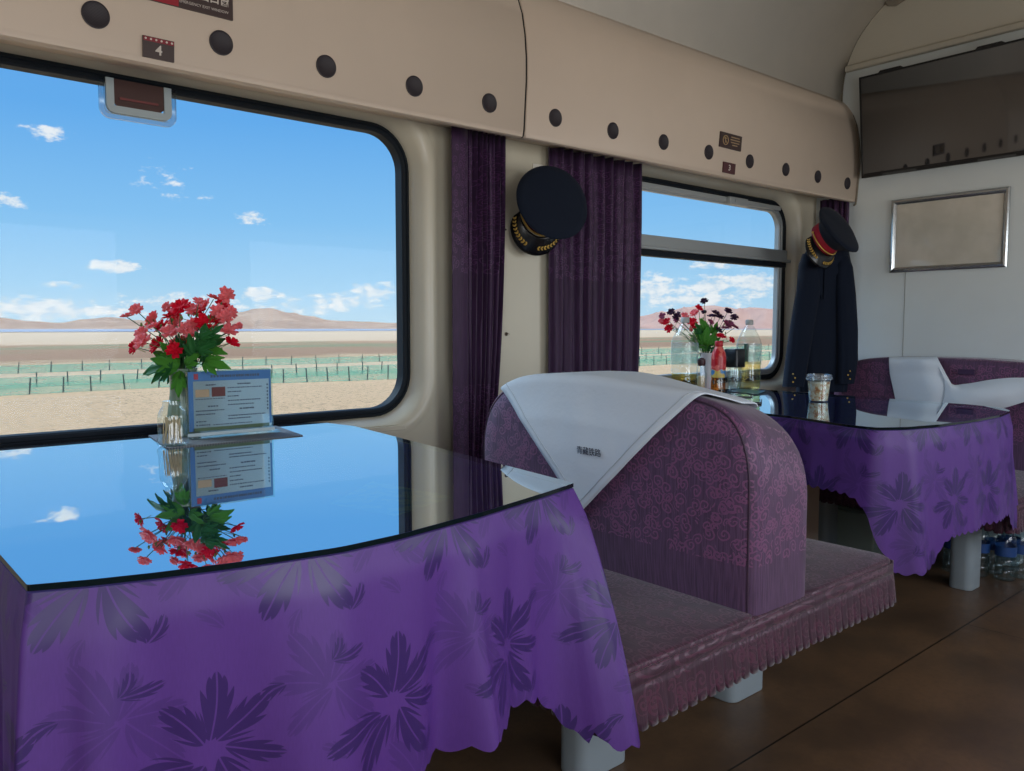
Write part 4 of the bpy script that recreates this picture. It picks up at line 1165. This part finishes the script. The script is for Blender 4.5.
obj('foot_rim', MB().box((xl - .002, yc - .007, ZM + .0065), (xr + .002, yc - .0045, ZM + .014)), plain('frosted_edge', lin(190, 206, 212), .2), t, smooth=False)
zb_ = ZM + .018; H_ = zt1 - zb_ - .004; Wd = xr - xl - .008
CARD = thin('card_pale_blue', lin(236, 240, 248), .55)
card = obj('menu_card', MB().box((xl + .004, yc - .0005, zb_), (xr - .004, yc + .002, zt1 - .004)), CARD, t, smooth=False, label='pale blue printed menu card')
def flat(name, rects, mat, lbl=None, h=.0006):
    mb = MB()
    for u0, v0, u1, v1 in rects: mb.box((xl + .004 + u0 * Wd, yc - .0005 - h, zb_ + v0 * H_), (xl + .004 + u1 * Wd, yc - .0004, zb_ + v1 * H_))
    return obj(name, mb, mat, card, smooth=False, **({'label': lbl} if lbl else {}))
flat('border', [(0, .84, 1, 1), (0, 0, .055, .84), (.975, .05, 1, .84)], plain('card_blue', lin(72, 128, 196), .6), 'blue border')
flat('green_foot', [(.04, 0, .97, .055)], plain('card_green', lin(92, 112, 84), .6), 'dark green landscape strip')
flat('emblem', [(.065, .87, .115, .965)], plain('card_red', lin(190, 60, 84), .6), 'red emblem', .0012)
flat('photo_print', [(.27, .57, .43, .73)], plain('card_dark_red', lin(112, 48, 52), .6), 'dark red photo of a dish')
flat('photo_print', [(.08, .57, .24, .70)], plain('card_tan', lin(206, 170, 140), .6), 'tan photo of dishes')
rnd = random.Random(5); rows_ = []
def line(u0, u1, v, hh=.018):
    u = u0
    while u < u1:
        w_ = rnd.uniform(.012, .03); rows_.append((u, v, min(u + w_, u1), v + hh)); u += w_ + rnd.uniform(.004, .012)
line(.26, .86, .895, .04)
for v in (.76,): line(.2, .32, v, .022); line(.58, .74, v, .022)
for v, e in ((.70, .88), (.63, .62), (.555, .60), (.48, .86), (.41, .78)): line(.46, e, v)
line(.08, .42, .53, .012); line(.22, .34, .40, .02); line(.08, .42, .33); line(.08, .30, .27); line(.60, .78, .33, .024); line(.46, .92, .22); line(.46, .74, .17); line(.08, .2, .15); line(.08, .24, .09); line(.28, .75, .085, .014)
for v in (.30, .36, .42, .48, .54, .60, .66, .72): rows_.append((.945, v, .96, v + .03))
flat('printed_lines', rows_, plain('card_ink', lin(72, 84, 110), .6), 'rows of tiny dark print', .0009)

# toothpick jar
JP = on_z(173, 445, ZM); JP.z = ZM
t = thing('toothpick_jar', 'small clear ribbed jar of toothpicks in front of the vase', 'jar', JP)
CG = clear('clear_glass', (.90, .95, .95, 1), .04, .04, 1.45)
obj('jar_body', MB().loft(ribbed([(.033, 0), (.037, .003), (.038, .012), (.0345, .02), (.0345, .066), (.034, .074), (.0325, .081), (.030, .087), (.027, .092), (.024, .096), (.022, .101), (.0215, .112)], JP, n=48, ribs=12, a=.03, z0=.018, z1=.075)), CG, t, angle=60)
WOODP = plain('toothpick_wood', lin(206, 178, 136), .6)
for k in range(26):
    a = k * 2.4; r_ = .026 * math.sqrt((k + .5) / 26); 
    p0 = JP + Vector((r_ * cos(a), r_ * sin(a), .006)); p1 = JP + Vector((r_ * .8 * cos(a + .5), r_ * .8 * sin(a + .5), .070 + .004 * sin(k)))
    obj('toothpick', MB().tube([p0, p1], .0012, 5), WOODP, t)

# printed sheets under the near glass
sh = [on_z(330, 500, .7585), on_z(372, 478, .7585), on_z(455, 493, .7585), on_z(395, 512, .7585)]
def sheet_mat():
    q = M('leaflet_print'); c = q.coord(); n = q.noise(c, 40, 3)
    q.link(q.mix(n.step(.45, .55), lin(120, 150, 160), lin(196, 200, 150)), q.b.inputs['Base Color']); return q.m
tag(obj('leaflet', MB().prism([Vector((p.x, p.y, .7515)) for p in sh], (0, 0, .0006)), sheet_mat(), smooth=False), 'printed leaflet lying under the glass of the near table', 'leaflet')

# ------------------------------------------------------------------ far table things
def bottle(label, px, py, d, h, tea, labelcol, y=None, name='water_bottle', group=None, level=.40):
    c = on_z(px, py, ZT); c.z = ZT + .0005; r_ = d / 2
    t = thing(name, label, 'bottle', c, group)
    rg = lambda e, z, q_=.72: [Vector((c.x + a, c.y + b, c.z + z)) for a, b in rrect(r_ * e, r_ * e, r_ * e * q_, 6)]
    obj('bottle_body', MB().loft([rg(.9, 0), rg(1, .008), rg(1, h * .3), rg(.96, h * .32), rg(1, h * .34), rg(1, h * .66), rg(.95, h * .70), rg(.80, h * .78, .9), rg(.50, h * .88, .99), rg(.30, h * .915, .99), rg(.28, h * .93, .99)]), CG2, t, angle=50)
    obj('tea', MB().loft([rg(.88, .004), rg(.95, .010), rg(.95, h * level)]), tea, t, angle=50)
    obj('cap', MB().lathe([(r_ * .33, h * .925), (r_ * .36, h * .93), (r_ * .36, h * .985), (r_ * .31, h)], c, 20), plain('grey_white_cap', lin(176, 178, 176), .5), t)
    obj('label_wrap', MB().loft([rg(1.015, h * .36), rg(1.015, h * .655)], cap=False), LBL, t, angle=50)
    if labelcol:
        d_ = (EYEP - c); d_.z = 0; d_.normalize(); s_ = Vector((-d_.y, d_.x, 0))
        o = c + d_ * r_ * 1.03
        sg = obj('label_strip', MB().prism([o + s_ * a * r_ - Vector((0, 0, 0)) + Vector((0, 0, z)) for a, z in ((-.42, h * .40), (-.02, h * .40), (-.02, h * .655), (-.42, h * .655))], d_ * .001), labelcol, t, smooth=False, label='dark green upright strip')
    return t
CG2 = clear('bottle_plastic', (.90, .95, .96, 1), .04, .06, 1.35)
LBL = clear('printed_film', (.80, .85, .83, 1), .14, .5, 1.3)
TEA = clear('pale_tea', (.98, .90, .60, 1), .02, .05, 1.2)
TEA2 = clear('yellow_drink', (.985, .84, .40, 1), .02, .05, 1.2)
bottle('tall clear bottle with pale tea and a green label strip nearest the window corner', 748, 389, .105, .335, TEA, plain('label_green', lin(18, 74, 58), .5))
bottle('tall clear bottle with yellow drink left of the small bouquet on the far table', 684, 391, .112, .345, TEA2, None, level=.24)
# small vase and mixed bouquet
c = on_z(706, 389, ZT); c.z = ZT + .0005
tag(obj('flower_vase', MB().lathe([(.022, 0), (.028, .004), (.030, .03), (.029, .08), (.030, .15), (.034, .175), (.032, .175), (.027, .15), (.026, .08), (.024, .01), (0, .008)], c, 28), plain('pearly_white_vase', lin(222, 224, 232), .3)), 'slim whitish vase among the bottles on the far table', 'vase')
fl2 = [(662, 316, .7, 'm'), (671, 312, .75, 'p'), (677, 316, .8, 'p'), (676, 320, .6, 'm'), (666, 322, .9, 'r'), (669, 328, .9, 'r'), (661, 321, .6, 'c'), (704, 301, .75, 'p'), (699, 308, .95, 'r'), (694, 313, 1, 'c'), (692, 322, 1, 'r'), (693, 328, .8, 'r'), (716, 313, .9, 'p'), (712, 316, .9, 'p'), (720, 317, .8, 'p'), (728, 311, .85, 'p'), (734, 317, .8, 'p'), (729, 324, 1.1, 'm'), (725, 328, .9, 'm'), (735, 327, .8, 'm'), (719, 330, .8, 'p'), (721, 336, .95, 'r'), (732, 340, .7, 'r'), (685, 316, .8, 'c'), (704, 312, .6, 'p'), (711, 322, .7, 'm')]
lv2 = [(696, 342, 690, 334, 0), (700, 334, 696, 322, 1), (712, 334, 718, 322, 0), (716, 346, 724, 340, 1), (705, 330, 700, 318, 0), (698, 350, 690, 346, 0), (714, 352, 722, 350, 0), (700, 345, 694, 330, 0), (705, 345, 708, 326, 0), (712, 345, 716, 330, 0), (700, 348, 696, 344, 1), (706, 350, 714, 342, 1), (706, 336, 703, 318, 0), (710, 340, 718, 334, 0), (702, 340, 699, 326, 0), (708, 350, 700, 338, 0)]
bouquet('bunch of mixed red, pink and dark plum artificial flowers on the far table', (c.x, c.y, c.z + .165), fl2, lv2, .027, 8, .05)
# juice bottle
c = on_z(718, 392.5, ZT); c.z = ZT + .0005
t = thing('juice_bottle', 'small bottle with a red and blue wrapper in front of the slim vase', 'bottle', c)
obj('bottle_body', MB().lathe([(.028, 0), (.033, .004), (.033, .05), (.030, .062), (.033, .074)], c, 28), clear('amber_drink', (.80, .42, .12, 1), .06, .05, 1.4), t)
def wrap_mat():
    q = M('fruit_wrapper'); x, y, z = q.xyz(q.coord()); n = q.noise(q.coord(), 28, 2, .4)
    lo = q.mix(n.step(.42, .5), lin(60, 130, 190), lin(220, 190, 90)); hi = q.mix(n.step(.55, .6), lin(190, 24, 38), lin(225, 110, 100))
    q.link(q.mix((z + n * .04).gt(.125), lo, hi), q.b.inputs['Base Color']); q.b.inputs['Roughness'].default_value = .3; return q.m
obj('wrapper', MB().lathe([(.0335, .070), (.0335, .16), (.030, .182), (.020, .202), (.016, .212)], c, 28, cap=False), wrap_mat(), t, label='red and blue fruit wrapper')
obj('cap', MB().lathe([(.0165, .210), (.018, .212), (.018, .232), (.015, .236)], c, 20), plain('red_cap', lin(188, 30, 44), .4), t)
# clear tumbler with black lid
c = on_z(734, 390, ZT); c.z = ZT + .0005
t = thing('travel_tumbler', 'clear tumbler with a chunky black lid between the juice bottle and tea bottle', 'tumbler', c)
obj('tumbler_body', MB().lathe([(.028, 0), (.031, .004), (.034, .10), (.034, .11), (.032, .11), (.029, .008), (0, .006)], c, 28), CG, t)
rg = lambda e, z: [Vector((c.x + a, c.y + b, c.z + z)) for a, b in rrect(.038 - e, .038 - e, .012, 5)]
obj('lid', MB().loft([rg(.003, .108), rg(0, .112), rg(0, .190), rg(.004, .196)]), PLASTICBLACK, t)
# toothpick glass
c = on_z(701, 392, ZT); c.z = ZT + .0005
t = thing('toothpick_glass', 'small clear glass of toothpicks beside the yellow drink bottle', 'glass', c)
obj('glass_body', MB().lathe([(.022, 0), (.026, .004), (.026, .085), (.020, .11), (.020, .125)], c, 24, cap=False), CG, t)
obj('toothpick_bundle', MB().lathe([(.016, .004), (.018, .07), (.014, .075)], c, 12), WOODP, t)
obj('stopper', MB().lathe([(.014, .120), (.019, .13), (.018, .15), (.008, .158)], c, 18), plain('dark_stopper', lin(60, 30, 34), .4), t)
# saucer and dark slim phone
a = on_z(745, 391.5, ZT)
tag(obj('saucer', MB().lathe([(.05, .001), (.06, .002), (.095, .010), (.098, .012), (.094, .012), (.06, .0055), (0, .005)], (a.x, a.y, ZT), 40), plain('dark_saucer', lin(44, 40, 40), .25)), 'flat dark dish under the tea bottle on the far table', 'dish') if False else None
p = [on_z(741, 389.5, ZT), on_z(766, 391.5, ZT), on_z(757, 395, ZT), on_z(728, 391.8, ZT)]
tag(obj('dark_tray', MB().prism([Vector((q_.x, q_.y, ZT + .0002)) for q_ in p], (0, 0, .003)), plain('dark_tray', lin(36, 38, 38), .3)), 'small flat dark tray in front of the tea bottle', 'tray')
def phone(label, px, py, ang, L=.155, W_=.075):
    c = on_z(px, py, ZT); t = thing('mobile_phone', label, 'phone', (c.x, c.y, ZT))
    ca, sa = cos(ang), sin(ang)
    rr = lambda e, z, k=.01: [Vector((c.x + a * ca - b * sa, c.y + a * sa + b * ca, ZT + z)) for a, b in rrect(L / 2 - e, W_ / 2 - e, k, 5)]
    obj('phone_case', MB().loft([rr(.001, .0005), rr(0, .002), rr(0, .007), rr(.001, .0085)]), PLASTICBLACK, t)
    obj('phone_screen', MB().loft([rr(.003, .0082), rr(.003, .0090)]), plain('phone_glass', lin(10, 14, 22), .05, spec=.8), t)
phone('black phone lying nearest the window on the far table', 741, 397, .75, .14)
phone('black phone lying just right of the bench back on the far table', 752, 402.5, .55, .15)
# lidded cup of porridge
c = on_z(818.5, 401.5, ZT); c.z = ZT + .0005
t = thing('lidded_cup', 'clear plastic cup of pale porridge standing alone on the far table', 'cup', c)
def porr():
    q = M('porridge'); n = q.noise(q.coord(), 55, 4, .6); q.link(q.ramp(n, [(.35, lin(226, 226, 214)), (.52, lin(214, 200, 170)), (.62, lin(186, 128, 70)), (.72, lin(120, 60, 44))]), q.b.inputs['Base Color']); return q.m
obj('cup_body', MB().lathe([(.033, 0), (.036, .003), (.044, .088), (.045, .094)], c, 32, cap=False), CG2, t)
obj('porridge', MB().lathe([(.030, .003), (.034, .005), (.0425, .080), (.0, .081)], c, 32), porr(), t, label='pale porridge with brown specks')
lm = [(.047, .088), (.050, .090), (.050, .096), (.047, .099), (.047, .108), (.043, .110), (.041, .101), (0, .100)]
rings = [[Vector((c.x + r_ * (1 + .04 * (cos(8 * 2 * PI * k / 64) > 0)) * cos(2 * PI * k / 64), c.y + r_ * (1 + .04 * (cos(8 * 2 * PI * k / 64) > 0)) * sin(2 * PI * k / 64), c.z + z)) for k in range(64)] for r_, z in lm]
obj('lid', MB().loft(rings), clear('lid_plastic', (.80, .86, .90, 1), .22, .15, 1.4), t, angle=30)

# ------------------------------------------------------------------ on the floor beyond
PETB = clear('pet_plastic', (.80, .88, .90, 1), .05, .12, 1.3)
BLUEL = plain('blue_label', lin(40, 74, 130), .45); CAPW = plain('white_cap', lin(210, 214, 216), .5)
def pet(name, c):
    t = thing(name, 'x', 'bottle', c)
    obj('bottle_body', MB().lathe([(.034, 0), (.040, .006), (.040, .04), (.037, .046), (.040, .052), (.040, .085), (.037, .090), (.040, .095), (.040, .150), (.038, .170), (.028, .195), (.015, .208), (.014, .218)], Vector(c), 22), PETB, t)
    obj('label_band', MB().lathe([(.0406, .105), (.0406, .145)], Vector(c), 22, cap=False), BLUEL, t, label='blue label band')
    obj('cap', MB().lathe([(.0155, .212), (.0165, .214), (.0165, .230), (.0145, .232)], Vector(c), 16), CAPW, t)
    return t
spots = [(3.72, 1.16), (3.81, 1.13), (3.90, 1.10), (3.70, 1.255), (3.79, 1.225), (3.88, 1.195), (3.68, 1.35), (3.77, 1.32)]
proto = None
pl = ['clear water bottle with blue band, front left of the pack under the far bench', 'clear water bottle with blue band, front middle of the pack under the far bench', 'clear water bottle with blue band, front right of the pack under the far bench',
      'clear water bottle in the second row at left of the pack under the far bench', 'clear water bottle in the middle of the pack under the far bench', 'clear water bottle in the second row at right of the pack under the far bench',
      'clear water bottle in the rear row at left of the pack under the far bench', 'clear water bottle in the rear row at right of the pack under the far bench']
for i, (x, y) in enumerate(spots):
    if proto is None: proto = pet('plastic_water_bottle', (x, y, .001)); proto['label'] = pl[0]; proto['group'] = 'shrink wrapped water bottles on the floor'
    else: dup(proto, (x, y, .001), pl[i])
bx = thing('storage_box', 'grey green box standing on the floor beneath the far bench', 'box', (3.76, 1.78, 0))
obj('box_body', MB().box((3.60, 1.66, .0), (3.92, 1.90, .20)), plain('grey_green_plastic', lin(150, 162, 152), .5), bx, bevel=.01)
obj('box_lid', MB().box((3.59, 1.65, .20), (3.93, 1.91, .22)), plain('grey_green_lid', lin(110, 122, 112), .5), bx, bevel=.006)

# ------------------------------------------------------------------ the plateau outside
GZ = -2.6
def ground_mat():
    q = M('desert_ground'); c = q.coord(); x, y, z = q.xyz(c)
    n1 = q.noise(q.comb(x * .05, y * .18, 0), 1, 5, .6); n2 = q.noise(c, 2.2, 6, .7); n3 = q.noise(q.comb(x * .02, y * .05, 3), 1, 4)
    yy = (y + (n1 - .5) * 26)
    st = [(0, lin(222, 182, 138)), (.16, lin(222, 186, 146)), (.235, lin(210, 184, 150)), (.30, lin(196, 168, 132)), (.33, lin(160, 126, 100)), (.50, lin(168, 132, 104)), (.60, lin(176, 142, 112)), (.64, lin(206, 178, 146)), (1, lin(204, 178, 148))]
    lo = q.ramp((yy / 300).clamp(), st)
    scrub = n3.step(.5, .62) * y.gt(118) * y.lt(185)
    col = q.mix(scrub * .75, lo, lin(124, 140, 104))
    peb = n2.step(.54, .66) * y.lt(60) * .45
    col = q.mix(peb, col, lin(138, 106, 80))
    n4 = q.noise(c, 5, 5, .7); col = q.mix(n4.step(.55, .64) * y.lt(47) * .8, col, lin(110, 90, 76))
    q.link(col, q.b.inputs['Base Color']); q.b.inputs['Roughness'].default_value = .95; q.b.inputs['Specular IOR Level'].default_value = .1
    q.bump(n2, .9, .5); return q.m
mb = MB()
def gfn(u, v):
    y = 4 + (v ** 2.2) * 3600; x = (-.35 + 3.2 * u) * (y * 1.1 + 30)
    h = 0
    if y < 200: h = .25 * mnoise.noise(Vector((x * .05, y * .08, 0))) * min(1, y / 30)
    return Vector((x, y, GZ + h))
mb.grid(90, 90, gfn)
obj('ground', mb, ground_mat(), kind='structure')
LK = M('lake_water'); LK.b.inputs['Base Color'].default_value = lin(150, 154, 164); LK.b.inputs['Roughness'].default_value = .6; LK.b.inputs['Specular IOR Level'].default_value = .15
obj('lake', MB().prism([Vector(p) for p in ((-400, 640, GZ + .25), (2600, 640, GZ + .25), (4200, 1500, GZ + .25), (-900, 1500, GZ + .25))], (0, 0, .05)), LK.m, smooth=False, kind='structure')
# hills
hp = [(-60, 322), (0, 317.5), (30, 321), (60, 322.5), (85, 319), (110, 317), (135, 320), (170, 323), (200, 320), (222, 317), (240, 312), (258, 308.5), (272, 309), (290, 313), (310, 316), (330, 320), (345, 321), (365, 321.5), (398, 323), (450, 323), (520, 322), (580, 319), (640, 316), (662, 312), (690, 307), (712, 305.5), (735, 309), (752, 307.5), (775, 309), (820, 312), (900, 316)]
hz = [azel(*p) for p in hp]
def hill_h(az):
    for (a0, e0), (a1, e1) in zip(hz, hz[1:]):
        if a1 <= az <= a0:
            t = (az - a0) / (a1 - a0); t = t * t * (3 - 2 * t); return math.tan(e0 + (e1 - e0) * t)
    return math.tan(hz[0][1] if az > hz[0][0] else hz[-1][1])
def hfn(u, v):
    az = hz[0][0] + (hz[-1][0] - hz[0][0]) * u; R0, R1 = 1450, 2100; R = R0 + (R1 + 500 - R0) * v
    top = hill_h(az) * R1 + EYE - GZ
    prof = sin(PI / 2 * min(1, (R - R0) / (R1 - R0))) ** 1.3 if R < R1 else cos((R - R1) / 500 * PI / 2)
    nz = 1 + .55 * mnoise.noise(Vector((az * 60, v * 7, 1))) * (1 - prof) * 2 + .12 * mnoise.noise(Vector((az * 180, v * 16, 4)))
    return Vector((R * cos(az), R * sin(az), GZ + max(0, top) * prof * (nz if v < .5 else 1) - .5))
def hill_mat():
    q = M('hill_ground'); c = q.coord(); n = q.noise(c, .006, 6, .65); x, y, z = q.xyz(c)
    col = q.mix(n.step(.4, .65), lin(160, 134, 116), lin(184, 158, 136)); 
    col = q.mix(x.gt(1150) * .5, col, lin(196, 152, 140))
    q.link(col, q.b.inputs['Base Color']); q.b.inputs['Roughness'].default_value = 1; q.b.inputs['Specular IOR Level'].default_value = 0; return q.m
obj('hills', MB().grid(420, 30, hfn), hill_mat(), kind='structure', angle=80)
# sand fences
NET = M('green_netting'); NET.nt.nodes.remove(NET.b)
_t = NET.new('ShaderNodeBsdfTransparent'); _d = NET.new('ShaderNodeBsdfDiffuse'); _d.inputs[0].default_value = lin(112, 188, 164)
_x, _y, _z = NET.xyz(NET.coord()); _n = NET.noise(NET.comb(_x * .6, 0, _z * 3), 1, 3)
_m = NET.new('ShaderNodeMixShader'); NET.link(_n.step(.2, .8) * .22 + .40, _m.inputs[0]); NET.link(_t.outputs[0], _m.inputs[1]); NET.link(_d.outputs[0], _m.inputs[2]); NET.link(_m.outputs[0], NET.out.inputs[0])
POST = plain('weathered_post', lin(74, 92, 86), .8)
def sandfence(label, y0, y1, x0, x1, step, h, seed):
    rnd = random.Random(seed)
    t = thing('sand_fence', label, 'fence', (x0, y0, GZ)); Y = lambda x: y0 + (y1 - y0) * (x - x0) / (x1 - x0)
    obj('netting', MB().grid(120, 1, lambda u, v: Vector((x0 + (x1 - x0) * u, Y(x0 + (x1 - x0) * u), GZ - .15 + v * (.64 * (1.0 + .05 * mnoise.noise(Vector((u * 40, seed, 0)))) + .15)))), NET.m, t, smooth=False, label='translucent green netting')
    proto_ = obj('post', MB().tube([(0, 0, -.2), (0, 0, h)], .042, 6), POST, t, local=True)
    x = x0; first = True
    while x < x1:
        p = proto_ if first else proto_.copy()
        if not first: COL.objects.link(p); p.parent = t
        p.location = (x - x0, Y(x) - y0, 0); p.rotation_euler = (0, rnd.uniform(-.12, .12), 0); first = False
        x += step * rnd.uniform(.85, 1.15) * (1 + max(0, x - 40) / 60)
sandfence('nearest low green sand fence across the desert outside', 49.8, 48.4, 0, 110, 1.65, .92, 1)
sandfence('middle low green sand fence across the desert outside', 56.0, 54.5, 0, 125, 1.9, .92, 2)
sandfence('farthest low green sand fence across the desert outside', 73.5, 71, 0, 150, 2.3, .9, 3)
